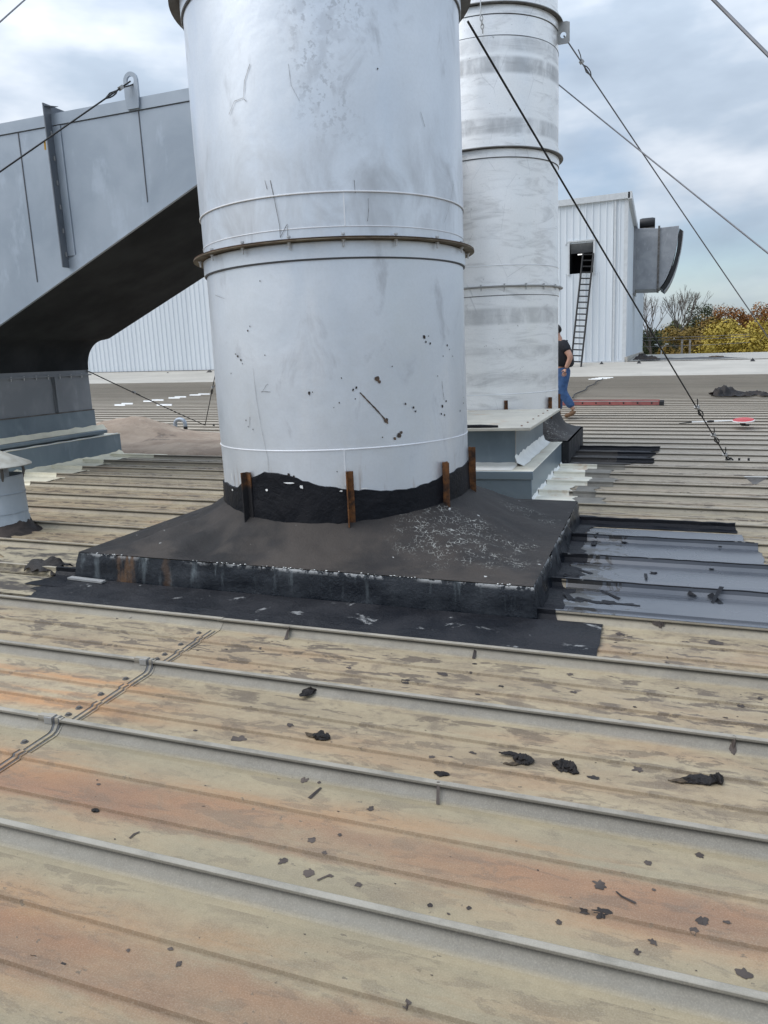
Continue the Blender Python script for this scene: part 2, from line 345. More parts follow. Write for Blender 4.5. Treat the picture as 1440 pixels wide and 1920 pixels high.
def make_skirt():
    g = G('sooty_brown_membrane', .72, 0, .35); P = g.obj(); x, y, z = g.sep(P)
    n = g.noise(P, 1.6, 6, .6, .5); f = g.noise(P, 22, 6, .7)
    c = g.mix(g.sm(n, .35, .68), (.013, .012, .012), (.030, .026, .024))
    dust = g.mul(g.sm(y, -.2, -1.3), g.sm(g.noise(P, 2.6, 5), .42, .6))
    c = g.mix(g.mul(dust, .6), c, (.068, .055, .045))
    wr = g.ma('ADD', P, 0)
    warp = g.n('ShaderNodeVectorMath', operation='ADD'); q = g.n('ShaderNodeTexNoise'); g.set(q.inputs['Vector'], P); q.inputs['Scale'].default_value = 5
    g.t.links.new(P, warp.inputs[0]); sc = g.n('ShaderNodeVectorMath', operation='SCALE'); g.t.links.new(q.outputs['Color'], sc.inputs[0]); sc.inputs['Scale'].default_value = .12
    g.t.links.new(sc.outputs[0], warp.inputs[1])
    cell = g.vor(g.map(warp.outputs[0], (1, .75, .6)), 40, 'DISTANCE_TO_EDGE')
    lines = g.mul(g.sm(cell, .02, .07, 1, 0), g.sm(g.noise(P, 34, 3), .44, .54))
    k1 = roofp(885, 1010, .27); k2 = roofp(1000, 945, .3)
    dx = g.ma('SUBTRACT', x, k1.x + 2.08); dy = g.ma('SUBTRACT', y, k1.y - 5.05)
    rr = g.ma('ADD', g.mul(dx, dx, 2.0), g.mul(dy, dy, 2.0))
    rr = g.ma('ADD', rr, g.mul(g.ma('SUBTRACT', g.noise(P, 4, 4), .5), 1.1))
    zone = g.sm(rr, .12, .5, 1, 0)
    dx2 = g.ma('SUBTRACT', x, k2.x + 2.08); dy2 = g.ma('SUBTRACT', y, k2.y - 5.05)
    rr2 = g.ma('ADD', g.ma('ADD', g.mul(dx2, dx2, 6), g.mul(dy2, dy2, 9)), g.mul(g.ma('SUBTRACT', g.noise(P, 4, 4), .5), 1.1))
    zone = g.ma('MAXIMUM', zone, g.sm(rr2, .1, .4, .8, 0))
    lm = g.mul(lines, zone, g.sm(g.noise(P, 11, 3), .40, .56))
    c = g.mix(lm, c, (.30, .30, .275))
    fl = g.noise(P, 17, 3, .5); c = g.mix(g.mul(g.sm(fl, .735, .75), .9), c, (.5, .5, .48))
    g.col(c); g.bump(g.ma('ADD', g.ma('ADD', f, g.mul(n, 2.5)), g.mul(lines, zone, -1.2)), .45, .012); return g.m
M_SKIRT = make_skirt()
def make_seal(name, a, rustamt):
    g = G(name, .55, 0, .4); P = g.obj(); n = g.noise(P, 3.2, 6, .6); f = g.noise(P, 20, 5)
    c = g.mix(g.sm(n, .35, .65), a, tuple(t * .86 for t in a))
    c = g.mix(g.mul(g.sm(g.noise(P, 2.4, 7, .65), .56, .68), rustamt), c, (.42, .22, .09)); g.col(c); g.bump(f, .4, .01); return g.m
M_SEALW = make_seal('white_roof_sealant', (.82, .82, .78), .0)
M_SEALC = make_seal('cream_roof_sealant', (.86, .80, .62), .12)
M_SEALR = make_seal('rust_stained_sealant', (.76, .72, .60), .6)
M_LID = make_seal('painted_lid_sheet', (.56, .53, .45), .4)
def make_coat():
    g = G('glossy_grey_coating', .16, .0, .6); P = g.obj(roof)
    n = g.noise(P, 1.3, 3); x, y, z = g.sep(P)
    c = g.mix(g.sm(n, .35, .65), (.075, .083, .098), (.105, .113, .128))
    t = g.noise(g.map(P, (4, 7, 1), (3, 0, 0)), 1.5, 7, .7, 1.2)
    edge = g.sm(x, .15, -.45)
    c = g.mix(g.mul(g.sm(g.ma('ADD', t, g.mul(edge, .25)), .70, .715), g.sm(x, .25, .0)), c, (.03, .028, .026))
    g.col(c); g.rough(g.sm(n, .3, .7, .16, .34)); g.bump(g.noise(P, 5, 2), .05, .004); return g.m
M_COAT = make_coat()
def make_clad(name, a, b, rough=.45):
    g = G(name, rough, .1, .4); P = g.obj(); n = g.noise(g.map(P, (1, 1, .12)), 1.2, 5); 
    c = g.mix(g.sm(n, .3, .7), a, b); g.col(g.mix(.12, c, g.mix(g.rnd(), (.5, .52, .55), (.8, .82, .84)))); return g.m
M_CLAD = make_clad('white_wall_sheet', (.62, .66, .69), (.68, .72, .745))
M_TRIM = simple('pale_trim', (.58, .60, .61), .5, var=.12)
M_INSIDE = simple('dark_interior', (.012, .012, .014), .9)
M_FAN = galv('fan_housing_grey', (.25, .26, .275), (.32, .33, .345), .5, .3)
def make_cream():
    g = G('cream_roof_membrane', .75, 0, .3); P = g.obj(); x, y, z = g.sep(P)
    n = g.noise(g.map(P, (.35, 1, 1)), .9, 7, .62); c = g.mix(g.sm(n, .3, .7), (.36, .34, .30), (.45, .425, .375))
    c = g.mix(g.mul(g.sm(g.noise(P, 3, 6, .7), .58, .68), .35), c, (.25, .235, .21)); g.col(c); return g.m
M_CREAM = make_cream()
M_STAIN = tar('thin_tar_wash', (.05, .05, .052), (.12, .115, .11), .6, .2, .35)
M_PRIMER = simple('dull_primer', (.21, .195, .165), .7, c2=(.15, .14, .12), scale=9)

# ------------------------------------------------------------------ metal roof: seams, pans, laps
RIBS = [(.180, 0), (.184, .009), (.214, .009), (.219, 0), (.350, 0), (.354, .009), (.384, .009), (.389, 0), (.5, 0)]
LIP = -.0232
HULL = [(-.075, 0), (-.052, 0), (-.043, .004), (-.039, .005), (-.0236, .026), (LIP, .051), (-.006, .053), (-.002, .051), (.038, 0)] + RIBS
PROF = [(-.075, 0), (-.052, 0), (-.043, .004), (-.039, .005), (-.002, .039), (-.020, .0395), (LIP, .042), (LIP, .050), (-.021, .052), (-.006, .053), (-.002, .051), (.038, 0)] + RIBS
def prof_z(y, flat=False):
    d = (y - SEAM0 + .075) % PITCH_W - .075
    for (a, za), (b, zb) in zip(HULL, HULL[1:]):
        if flat and a > .05: return .010
        if a <= d <= b: return za + (zb - za) * (d - a) / max(b - a, 1e-6)
    return 0.0
LAPX = -2.09
def panel_mesh(x0, x1, nseg, dz=0.0):
    me = bpy.data.meshes.new('roof_panel'); vs_ = []; fs = []; uvs = []
    k = len(PROF)
    for i in range(nseg + 1):
        x = x0 + (x1 - x0) * i / nseg
        for d, z in PROF: vs_.append((x, d, z + dz)); 
    for i in range(nseg):
        for q in range(k - 1):
            fs.append((i * k + q, (i + 1) * k + q, (i + 1) * k + q + 1, i * k + q + 1))
    me.from_pydata(vs_, [], fs); me.update(); u = me.uv_layers.new(name='across')
    for lp in me.loops:
        x, d, z = me.vertices[lp.vertex_index].co; u.data[lp.index].uv = (x * .1, (d + .075) / PITCH_W)
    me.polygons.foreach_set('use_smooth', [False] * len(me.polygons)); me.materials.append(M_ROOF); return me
N_ROWS = 63
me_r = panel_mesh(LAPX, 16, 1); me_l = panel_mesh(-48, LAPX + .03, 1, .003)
def scr(name, r=.009, h=.008):
    return MB().lathe([(0, 0), (r * 1.6, 0), (r * 1.6, .002), (r, .0022), (r, h), (0, h)], 8).build(name, M_FLANGED, mesh_only=True)
me_screw = scr('screw')
def lap_mesh():
    # two pressed lines and a flat cover strip across one pan, following its profile
    b = MB(); hs = [(d, z) for d, z in HULL]
    for (xa, xb, lift) in ((LAPX - .075, LAPX - .006, .0085), (LAPX + .004, LAPX + .018, .008)):
        vs_ = []; fs = []
        for d, z in hs:
            wv = .003 * math.sin(d * 33)
            vs_ += [(xa + wv, d, z + .001), (xa + wv + .001, d, z + lift), (xb + wv - .001, d, z + lift), (xb + wv, d, z + .001)]
        for i in range(len(hs) - 1):
            for q in range(3): fs.append((i * 4 + q, i * 4 + q + 1, i * 4 + q + 5, i * 4 + q + 4))
        b.add(vs_, fs)
    return b.build('lap_joint', M_ROOF, mesh_only=True)
me_lap = lap_mesh()
uvl = me_lap.uv_layers.new(name='across')
for lp in me_lap.loops: uvl.data[lp.index].uv = (0, (me_lap.vertices[lp.vertex_index].co.y + .075) / PITCH_W)
lb = MB(); vs_ = []
for d, z in HULL:
    wv = .003 * math.sin(d * 33); vs_ += [(LAPX - .005 + wv, d, z + .0055), (LAPX + .003 + wv, d, z + .0055), (LAPX + .019 + wv, d, z + .0035), (LAPX + .024 + wv, d, z + .0035)]
nh = len(HULL); lb.add(vs_, [(i * 4 + q, i * 4 + q + 1, i * 4 + q + 5, i * 4 + q + 4) for i in range(nh - 1) for q in (0, 2)])
me_lapline = lb.build('lap_sealant', M_LINE, mesh_only=True)
me_clip = MB().prism([(-.029, .032), (-.029, .0565), (.003, .0585), (.012, .042), (.000, .0545), (-.0245, .0535), (-.0245, .032)], .035, 'x', LAPX - .045).build('seam_clip', M_FLANGE, mesh_only=True)
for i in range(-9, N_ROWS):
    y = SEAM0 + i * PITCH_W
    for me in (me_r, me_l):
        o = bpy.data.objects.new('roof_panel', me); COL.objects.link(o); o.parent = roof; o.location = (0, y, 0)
        if me is me_l and -1 <= i <= 2:
            lp = bpy.data.objects.new('lap_joint', me_lap); COL.objects.link(lp); lp.parent = o
            ll = bpy.data.objects.new('lap_sealant', me_lapline); COL.objects.link(ll); ll.parent = o
            cl = bpy.data.objects.new('seam_clip', me_clip); COL.objects.link(cl); cl.parent = o
            for d in (.09, .15, .28, .44):
                sc_ = bpy.data.objects.new('screw', me_screw); COL.objects.link(sc_); sc_.parent = o; sc_.location = (LAPX - .04, d, .0085)
Y_END = SEAM0 + (N_ROWS - 1) * PITCH_W + .5
roofrot = (0, SLOPE, 0)

# cream strip that rises behind the ribs, and the flat roof beyond it
b = MB(); n = 30
def strip(y0, z0, y1, z1, x0, x1, thick=.25):
    b = MB(); b.prism([(y0, z0), (y1, z1), (y1, z1 - thick), (y0, z0 - thick)], x1 - x0, 'x', x0); return b
o = strip(Y_END, .05, 42.0, .62, -48, 16).build('roof_curb_strip', M_CREAM, rot=roofrot); tag(o, kind='structure')
o = strip(42.004, .64, 60, .78, -1.40, 16).build('far_flat_roof', M_CREAM, rot=roofrot); tag(o, kind='structure')
o = MB().box(-48, 16, 41.93, 42.0, .60, .645).build('roof_edge_trim', M_FLANGED, rot=roofrot); tag(o, kind='structure')
g = G('ground_dirt_and_grass', .9); gp = g.obj(); g.col(g.mix(g.sm(g.noise(gp, .05, 6), .4, .6), (.07, .08, .035), (.16, .13, .08)))
o = MB().add([(-900, -300, -8), (900, -300, -8), (900, 1200, -8), (-900, 1200, -8)], [(0, 1, 2, 3)]).build('ground', g.m); tag(o, kind='structure')
o = MB().box(-48.0, 16, -3.8, 60, -8, -1.2).build('building_mass', M_TRIM); tag(o, kind='structure')

# ------------------------------------------------------------------ draped sheets on the roof
def ysamples(y0, y1, step=.05):
    ys = {round(y0, 4), round(y1, 4)}
    i0 = int((y0 - SEAM0) / PITCH_W) - 2; i1 = int((y1 - SEAM0) / PITCH_W) + 2
    for i in range(i0, i1 + 1):
        for d, z in HULL:
            yy = SEAM0 + i * PITCH_W + d
            if y0 < yy < y1: ys.add(round(yy, 4))
    yy = y0
    while yy < y1: ys.add(round(yy, 4)); yy += step
    return sorted(ys)
def drape(y0, y1, xl, xr, off=.005, nx=10, jl=.0, jr=.0, seed=0, wr=0.0, flat=False):
    """sheet that follows the seams; xl, xr are numbers or functions of y, jl/jr roughen its ends"""
    b = MB(); ys = ysamples(y0, y1); vs_ = []; fs = []
    for y in ys:
        a = (xl(y) if callable(xl) else xl) + jl * mn.noise((y * 9, seed, 0)) + jl * .3 * mn.noise((y * 23, seed, 3))
        c = (xr(y) if callable(xr) else xr) + jr * mn.noise((y * 9, seed, 7)) + jr * .3 * mn.noise((y * 23, seed, 9))
        for k in range(nx + 1):
            x = a + (c - a) * k / nx
            vs_.append((x, y, prof_z(y, flat) + off + wr * abs(mn.noise((x * 5, y * 5, seed)))))
    for j in range(len(ys) - 1):
        for k in range(nx):
            q = j * (nx + 1) + k; fs.append((q, q + 1, q + nx + 2, q + nx + 1))
    return b.add(vs_, fs)
def on_roof(b, name, mat, label, cat, group=None, smooth=30):
    o = b.build(name, mat, rot=roofrot, smooth=smooth); tag(o, label, cat, group); return o
def seam(i): return SEAM0 + i * PITCH_W

on_roof(drape(seam(3) + .045, seam(4) - .045, -3.50, -.20, .006, 40, .22, .008, 1, .003, True), 'membrane_apron', M_TARW,
        'black membrane strip with white flakes lying along the front foot of the near stack base', 'roof patch')
on_roof(drape(seam(4) - .07, 6.35, -.62, lambda y: -.42 + .08 * mn.noise((y * 4, 2, 5)), .004, 14, .0, .10, 2, .006, True), 'tar_apron', M_TAR,
        'rough black tar spread between the near stack base and the grey coating', 'roof patch')
on_roof(drape(seam(3) + .3, 6.3, lambda y: -3.66 + .1 * mn.noise((y * 5, 1, 1)), -3.40, .007, 10, .14, .0, 3, .006, True), 'tar_apron', M_TAR,
        'black tar smeared over the seams at the left side of the near stack base', 'roof patch')
for k, (i, xr, lab) in enumerate(((4, 1.9, 'widest and nearest glossy grey coated pan right of the stack base'), (5, 1.25, 'second glossy grey coated pan counting back from the nearest'),
                                  (6, .70, 'third glossy grey coated pan, with a ragged right end'), (7, .63, 'rearmost narrow grey coated pan under the tarred seam'))):
    on_roof(drape(seam(i) + (LIP if k == 0 else -.018), seam(i + 1) + (LIP if k < 3 else -.2), -.45, xr, .0035, 30, .05, .03, 20 + k, 0, True), 'grey_coating', M_COAT, lab, 'roof coating', 'grey coating on the pans')
    x1 = xr - .02 + (.0 if k else 0)
    on_roof(drape(seam(i + 1) + (LIP - .00012 if k < 3 else -.12), seam(i + 1) + (LIP + .007 if k < 3 else .0), -.50, x1, .004, 80, .02, .05, 30 + k, .009), 'tarred_seam', M_TARW if k < 3 else M_TAR,
            ('tarred seam nearest the camera among those right of the stack base', 'tarred seam behind the second grey coated pan', 'tarred seam in front of the rearmost grey coated pan',
             'rearmost tarred seam at the back edge of the grey coating')[k], 'tarred seam', 'tarred seams')
on_roof(drape(seam(3) + .06, seam(4) + .5, -4.5, -3.4, .003, 16, .35, .0, 77, 0, True), 'dirt_film', M_DIRT, 'thin dark dirt film on the pans at the left end of the stack base', 'roof stain')
# sealant strips
def steps(x_of):
    def f(y):
        i = math.floor((y - SEAM0 + .04) / PITCH_W); return x_of(i, y)
    return f
on_roof(drape(6.95, 9.25, -1.02, steps(lambda i, y: (-.74, -.62, -.70, -.60, -.66)[i % 5] + .05 * mn.noise((y * 6, 3, 0))), .004, 14, 0, .02, 4, .005, True), 'sealant_patch', M_SEALR,
        'rust spotted cream sealant brushed on the pans beside the capped box', 'sealant patch')
on_roof(drape(5.6, 9.35, -7.43, steps(lambda i, y: -7.43 + .36 + .14 * ((i * 7) % 4) + .03 * mn.noise((y * 6, 8, 0))), .004, 14, 0, .03, 5, .005, True), 'sealant_patch', M_SEALC,
        'pale cream sealant with stepped edge along the foot of the left duct curb', 'sealant patch')
on_roof(drape(6.9, 9.25, steps(lambda i, y: -.72 + .02 * (i % 3)), steps(lambda i, y: (-.50, -.36, -.42, -.30, -.4)[i % 5] + .05 * mn.noise((y * 6, 3, 0))), .002, 8, 0, .03, 41, 0, True), 'dark_primer', M_PRIMER,
        'dull dark primer edge showing beyond the rust spotted sealant', 'roof coating')
on_roof(drape(9.3, 11.1, -.98, lambda y: -.30 + .16 * mn.noise((y * 3, 0, 2)), .006, 14, 0, .10, 6, .006, True), 'tar_apron', M_MEMBG,
        'black membrane patch with two white dabs beside the rear stack base', 'roof patch')
on_roof(drape(9.5, 10.7, -.42, lambda y: -.02 + .22 * mn.noise((y * 6, 4, 2)), .008, 16, .08, .20, 7, .004, True), 'tar_apron', M_TAR,
        'ragged shiny tar brushed out to the right of the rear membrane patch', 'roof patch')
on_roof(drape(seam(16) - .07, seam(16) + .05, -.96, .08, .009, 16, 0, .1, 8, .01), 'tarred_seam', M_TAR, 'tarred seam along the back of the rear membrane patch', 'tarred seam', 'tarred seams')
for u, v, sx in ((1118, 843, .16), (1116, 851, .12)):
    p = roofp(u, v); on_roof(drape(p.y - .05, p.y + .05, p.x - sx, p.x + sx, .02, 6, .05, .05, u), 'white_dab', M_WHITEP, 'white sealant dab on the rear black membrane patch, ' + ('the farther of two' if v < 848 else 'the nearer of two'), 'sealant dab')
# white squares far away on the roof
pl = [(223, 762), (250, 758), (274, 755), (299, 752), (320, 749), (342, 746), (363, 743), (383, 741), (305, 762)]
for k, (u, v) in enumerate(pl):
    a = roofp(u - (10 if k < 8 else 14), v); c = roofp(u + (10 if k < 8 else 14), v)
    yy = SEAM0 + round((a.y - SEAM0) / PITCH_W) * PITCH_W - .14
    lab = ('leftmost white patch of the stepped row far behind the left duct', 'second white patch from the left in the stepped row', 'third white patch from the left in the stepped row',
           'fourth white patch from the left in the stepped row', 'fourth white patch from the right in the stepped row', 'third white patch from the right in the stepped row',
           'second white patch from the right in the stepped row', 'rightmost white patch of the stepped row beside the near stack',
           'lone white patch in front of the stepped row')[k]
    on_roof(drape(yy, yy + .30, a.x, c.x, .012, 4, .05, .05, k), 'white_patch', M_WHITEP, lab, 'roof patch', 'white patches on the far roof')
p = roofp(1129, 711.5)
b = drape(p.y - 1.25, p.y + 1.25, steps(lambda i, y: p.x - .32 + .10 * math.floor((y - p.y) / .6)), steps(lambda i, y: p.x + .32 + .10 * math.floor((y - p.y) / .6)), .012, 4, .03, .03, 50)
on_roof(b, 'white_patch', M_WHITEP, 'white stepped patch near the foot of the wall ladder', 'roof patch', 'white patches on the far roof')

# ------------------------------------------------------------------ stacks
S1 = (-2.08, 5.05); S2 = (-2.07, 10.2); RS = .875
def ring(r0, r1, z0, z1, n=96): return MB().lathe([(r0, z0), (r1, z0), (r1, z1), (r0, z1)], n, closed=True)
def bead(r, z, t=.006, n=96): return MB().lathe([(r - .002, z - t), (r + t * .8, z - t * .5), (r + t * .8, z + t * .5), (r - .002, z + t)], n)
def shell(r, z0, z1, n=96, dents=0, seed=0):
    b = MB(); nz = 16 if dents else 1; pr_ = []
    b.lathe([(r, z0 + (z1 - z0) * k / nz) for k in range(nz + 1)], n)
    if dents:
        for i, p in enumerate(b.v):
            q = Vector(p); nn = mn.noise((q.x * 1.7 + seed, q.y * 1.7, q.z * 1.3)); h = 1 - dents * .006 * nn
            b.v[i] = (q.x * h, q.y * h, q.z)
    return b
me_bolt = MB().lathe([(0, -.03), (.005, -.03), (.005, -.008), (.011, -.008), (.011, 0), (.006, 0), (.006, .02), (.011, .02), (.011, .028), (0, .028)], 8).build('bolt', M_BOLT, mesh_only=True)
me_hole = MB().lathe([(0, -.0015), (.014, -.0015), (.014, .0), (0, .0)], 10).build('bolt_hole', M_BLACK, mesh_only=True)
def flange(parent, z, rin, rout, mat, mat2, nb, phase, holes=False, matb=None):
    lo = ring(rin, rout, z - .006, z - .0005).build('flange', mat, parent, smooth=30)
    up = ring(rin, rout - .002, z + .0005, z + .007).build('flange', mat2, parent, smooth=30)
    for k in range(nb):
        a = phase + 2 * math.pi * k / nb
        o = bpy.data.objects.new('bolt_hole' if holes else 'bolt', me_hole if holes else me_bolt); COL.objects.link(o); o.parent = lo
        o.location = ((rin + rout) / 2 * math.cos(a), (rin + rout) / 2 * math.sin(a), z - .0065 if holes else z - .006)
        if not holes: o.scale = (1.1, 1.1, 1.25)
def blotch(b, cx, cy, th, z, r, w, h, seed, n=10, lift=.002):
    """irregular patch lying on a cylinder, w round it and h up it"""
    vs_ = [(cx + (r + lift) * math.cos(th), cy + (r + lift) * math.sin(th), z)]
    for k in range(n):
        a = 2 * math.pi * k / n; q = 1 + .75 * mn.noise((math.cos(a) * 2 + seed * 3.1, math.sin(a) * 2, seed))
        t = th + w * q * math.cos(a) / r; vs_.append((cx + (r + lift) * math.cos(t), cy + (r + lift) * math.sin(t), z + h * q * math.sin(a)))
    b.add(vs_, [(0, 1 + k, 1 + (k + 1) % n) for k in range(n)])
def scratch(b, cx, cy, r, pts, wd, lift=.0022):
    """thin line on a cylinder through photo points"""
    q = [cylhit(u, v, cx, cy, r) for u, v in pts]; P_ = []
    for (t0, z0), (t1, z1) in zip(q, q[1:]):
        for k in range(4): P_.append((t0 + (t1 - t0) * k / 4, z0 + (z1 - z0) * k / 4))
    P_.append(q[-1]); vs_ = []
    for k, (t, z) in enumerate(P_):
        a = P_[min(k + 1, len(P_) - 1)]; c = P_[max(k - 1, 0)]; dt = (a[0] - c[0]) * r; dz = a[1] - c[1]; l = math.hypot(dt, dz) or 1
        ww = wd * (.3 + .5 * random.random())
        for sgn in (-1, 1):
            tt = t + sgn * (-dz / l) * ww / r; zz = z + sgn * dt / l * ww
            vs_.append((cx + (r + lift) * math.cos(tt), cy + (r + lift) * math.sin(tt), zz))
    b.add(vs_, [(2 * k, 2 * k + 1, 2 * k + 3, 2 * k + 2) for k in range(len(P_) - 1)])

root = empty('exhaust_stack', (S1[0], S1[1], 0)); tag(root, 'large near silver exhaust stack with rusty bolted flange and tarred foot', 'exhaust stack', 'silver exhaust stacks')
shell(RS, .05, 2.05, dents=1).build('lower_shell', M_SILVER, root)
shell(RS + .004, 2.05, 2.312, seed=4).build('band_sleeve', M_SILVER, root)
shell(RS + .008, 2.312, 6.6, dents=1, seed=9).build('upper_shell', M_SILVER, root)
flange(root, 2.055, RS - .01, .95, M_RUSTF, M_RUSTD, 18, R_(-84))
ring(RS + .002, RS + .013, 1.955, 2.042).build('flange_collar', M_SILVER, root)
bead(RS + .004, 1.952, .006).build('collar_line', M_LINE, root)
bead(RS, .842, .005).build('weld_bead', M_WELD, root); bead(RS + .004, 2.125, .004).build('weld_bead', M_WELD, root); bead(RS + .010, 2.312, .005).build('weld_bead', M_WELD, root)
flange(root, 3.60, RS, .962, M_FLANGED, M_FLANGE, 12, R_(8), holes=True)
ring(RS + .006, RS + .02, 3.50, 3.586).build('flange_collar', M_SILVER, root); bead(RS + .012, 3.495, .005).build('collar_line', M_LINE, root)
for z0_, z1_, th, r in ((.62, .84, R_(-68), RS + .003), (2.13, 2.31, R_(-63), RS + .007)):
    M = Matrix.Rotation(th, 4, 'Z'); MB().box(r - .004, r + .001, -.003, .003, z0_, z1_, M).build('vertical_weld', M_WELD, root)
# rusty upright angles round the foot
for th, z0, z1 in ((R_(-113.5), .36, .70), (R_(-67.6), .37, .71), (R_(-22.8), .40, .70), (R_(8), .42, .74), (R_(-171), .33, .66), (R_(55), .4, .7), (R_(100), .4, .7), (R_(140), .4, .7)):
    M = Matrix.Rotation(th, 4, 'Z'); bb = MB()
    bb.box(RS + .008, RS + .058, -.004, .004, z0, z1, M); bb.box(RS + .010, RS + .018, .004, .042, z0, z1, M)
    bb.build('angle_bracket', M_RUSTTAR if th < R_(-100) else M_RUST, root)
# chips, tar spots and scratches on the paint
b = MB(); br = MB(); gy = MB(); sd_ = 0
for u, v, s_ in ((795, 632, 5), (798, 641, 3), (803, 630, 2), (806, 644, 3), (838, 648, 4), (842, 655, 2), (830, 668, 2), (848, 668, 2), (446, 668, 4), (452, 675, 3), (442, 664, 2), (455, 682, 2), (465, 620, 3), (469, 612, 2),
                (580, 737, 4), (586, 735, 2), (640, 709, 2), (662, 731, 3), (668, 727, 3), (666, 748, 2), (636, 755, 2), (626, 764, 1.5), (775, 764, 4), (779, 771, 3), (760, 757, 3), (829, 762, 4), (836, 752, 3), (827, 776, 3), (833, 778, 3), (862, 770, 3), (868, 756, 3), (868, 745, 2), (820, 705, 2), (475, 805, 2), (466, 800, 2), (462, 788, 2), (434, 700, 2), (497, 666, 2), (542, 891, 6), (551, 894, 4), (558, 899, 4), (632, 884, 2), (717, 820, 2), (735, 687, 2), (707, 130, 2), (486, 494, 3), (488, 527, 2)):
    th, z = cylhit(u, v, 0 + S1[0], S1[1], RS); sd_ += 1; k = s_ / 430; blotch(b, 0, 0, th, z, RS + (.008 if z > 2.44 else 0), k * .75, k, sd_, 8, .0035)
for u, v, s_ in ((707, 710, 9), (711, 716, 5), (748, 816, 8), (752, 811, 5), (740, 822, 5), (724, 788, 8)):
    th, z = cylhit(u, v, S1[0], S1[1], RS); sd_ += 1; k = s_ / 430; blotch(br, 0, 0, th, z, RS, k * .8, k * .8, sd_, 12, .0035)
def sc(bb, pts, wd, hi=False):
    r = RS + (.008 if hi else 0); tmp = MB(); scratch(tmp, S1[0], S1[1], r, pts, wd, .0035); bb.add([(x - S1[0], y - S1[1], z) for x, y, z in tmp.v], tmp.f)
sc(br, ((675, 736), (690, 752), (706, 768), (718, 782), (727, 794)), .008); sc(b, ((692, 754), (703, 766), (712, 776)), .005)
sc(gy, ((469, 120), (459, 152), (457, 185), (462, 190)), .004, True); sc(gy, ((456, 184), (440, 190), (430, 215)), .003, True)
sc(gy, ((541, 120), (546, 160), (562, 190)), .0018, True); sc(b, ((507, 338), (515, 375), (525, 425), (526, 446)), .0022, True); sc(b, ((526, 445), (539, 420), (540, 448)), .0022, True)
sc(b, ((690, 372), (691, 395), (689, 415)), .0018, True); sc(b, ((497, 338), (501, 355)), .0018, True); sc(b, ((664, 338), (666, 362)), .0018, True); sc(gy, ((850, 345), (838, 400), (831, 420)), .002, True)
sc(gy, ((475, 690), (481, 745), (490, 800), (503, 860), (506, 900)), .0016); sc(b, ((491, 737), (500, 722), (503, 720)), .002); sc(b, ((490, 734), (508, 735)), .002); sc(gy, ((788, 210), (796, 238)), .003, True)
sc(b, ((469, 782), (469, 802)), .0018); sc(b, ((828, 715), (830, 735), (832, 750)), .002); sc(gy, ((422, 560), (404, 553)), .002)
for (bb, nm, mt) in ((b, 'tar_spots', M_TARD), (br, 'rust_scars', simple('rusty_scar', (.13, .085, .055), .8, c2=(.05, .04, .035), scale=30)), (gy, 'paint_scratches', simple('bare_scratch', (.40, .405, .415), .5, .2))):
    tag(bb.build(nm, mt, root, smooth=None), kind='stuff')

# near stack's base: low curb box with a membrane skirt drawn up to the stack
CX0, CX1, CY0, CY1, CZ = -3.45, -.55, 3.79, 6.14, .175
root = empty('stack_base', (S1[0], S1[1], 0)); tag(root, 'black membrane covered base with chalky front edge under the near stack', 'roof curb')
X0, X1, Y0, Y1 = CX0 - S1[0], CX1 - S1[0], CY0 - S1[1], CY1 - S1[1]
def zroof(x): return -math.tan(SLOPE) * x
def skirt_z(x, y):
    r = math.hypot(x, y); a = math.atan2(y, x); ca, sa = math.cos(a), math.sin(a)
    rx = (X1 if ca > 0 else X0) / ca if abs(ca) > 1e-6 else 1e9; ry = (Y1 if sa > 0 else Y0) / sa if abs(sa) > 1e-6 else 1e9
    rb = min(rx, ry); t = max(0, min(1, (r - RS) / max(rb - RS, 1e-6)))
    return t, rb
b = MB(); NA, NT = 220, 22
angs = sorted(set([2 * math.pi * k / NA - math.pi for k in range(NA)] + [math.atan2(yy, xx) for xx in (X0, X1) for yy in (Y0, Y1)]))
vs_ = []
for a in angs:
    ca, sa = math.cos(a), math.sin(a)
    rx = (X1 if ca > 0 else X0) / ca if abs(ca) > 1e-6 else 1e9; ry = (Y1 if sa > 0 else Y0) / sa if abs(sa) > 1e-6 else 1e9; rb = min(rx, ry)
    long_ = (rb - RS)
    for k in range(NT + 1):
        t = k / NT; r = RS - .01 + (rb - RS + .01) * t; x, y = r * ca, r * sa
        ztop = .44 + .03 * math.sin(a * 2 + 1); zb = CZ + zroof(x + S1[0])
        sag = (1 - t) ** (1.55 + .5 * min(1, long_))
        z = zb + (ztop - zb) * sag
        z += (.018 * math.sin(a * 17 + 3 * mn.noise((a * 3, t, 0))) * mn.noise((a * 2.2, 1, 2)) + .012 * mn.noise((x * 4, y * 4, 1)) + .008 * mn.noise((x * 11, y * 11, 4))) * math.sin(math.pi * min(1, t * 1.05)) * (1.7 + 1.3 * math.exp(-((a + 2.4) / .5) ** 2))
        vs_.append((x, y, z))
nA = len(angs); fs = []
for i in range(nA):
    j = (i + 1) % nA
    for k in range(NT): fs.append((i * (NT + 1) + k, i * (NT + 1) + k + 1, j * (NT + 1) + k + 1, j * (NT + 1) + k))
b.add(vs_, fs).build('membrane_skirt', M_SKIRT, root, smooth=60)
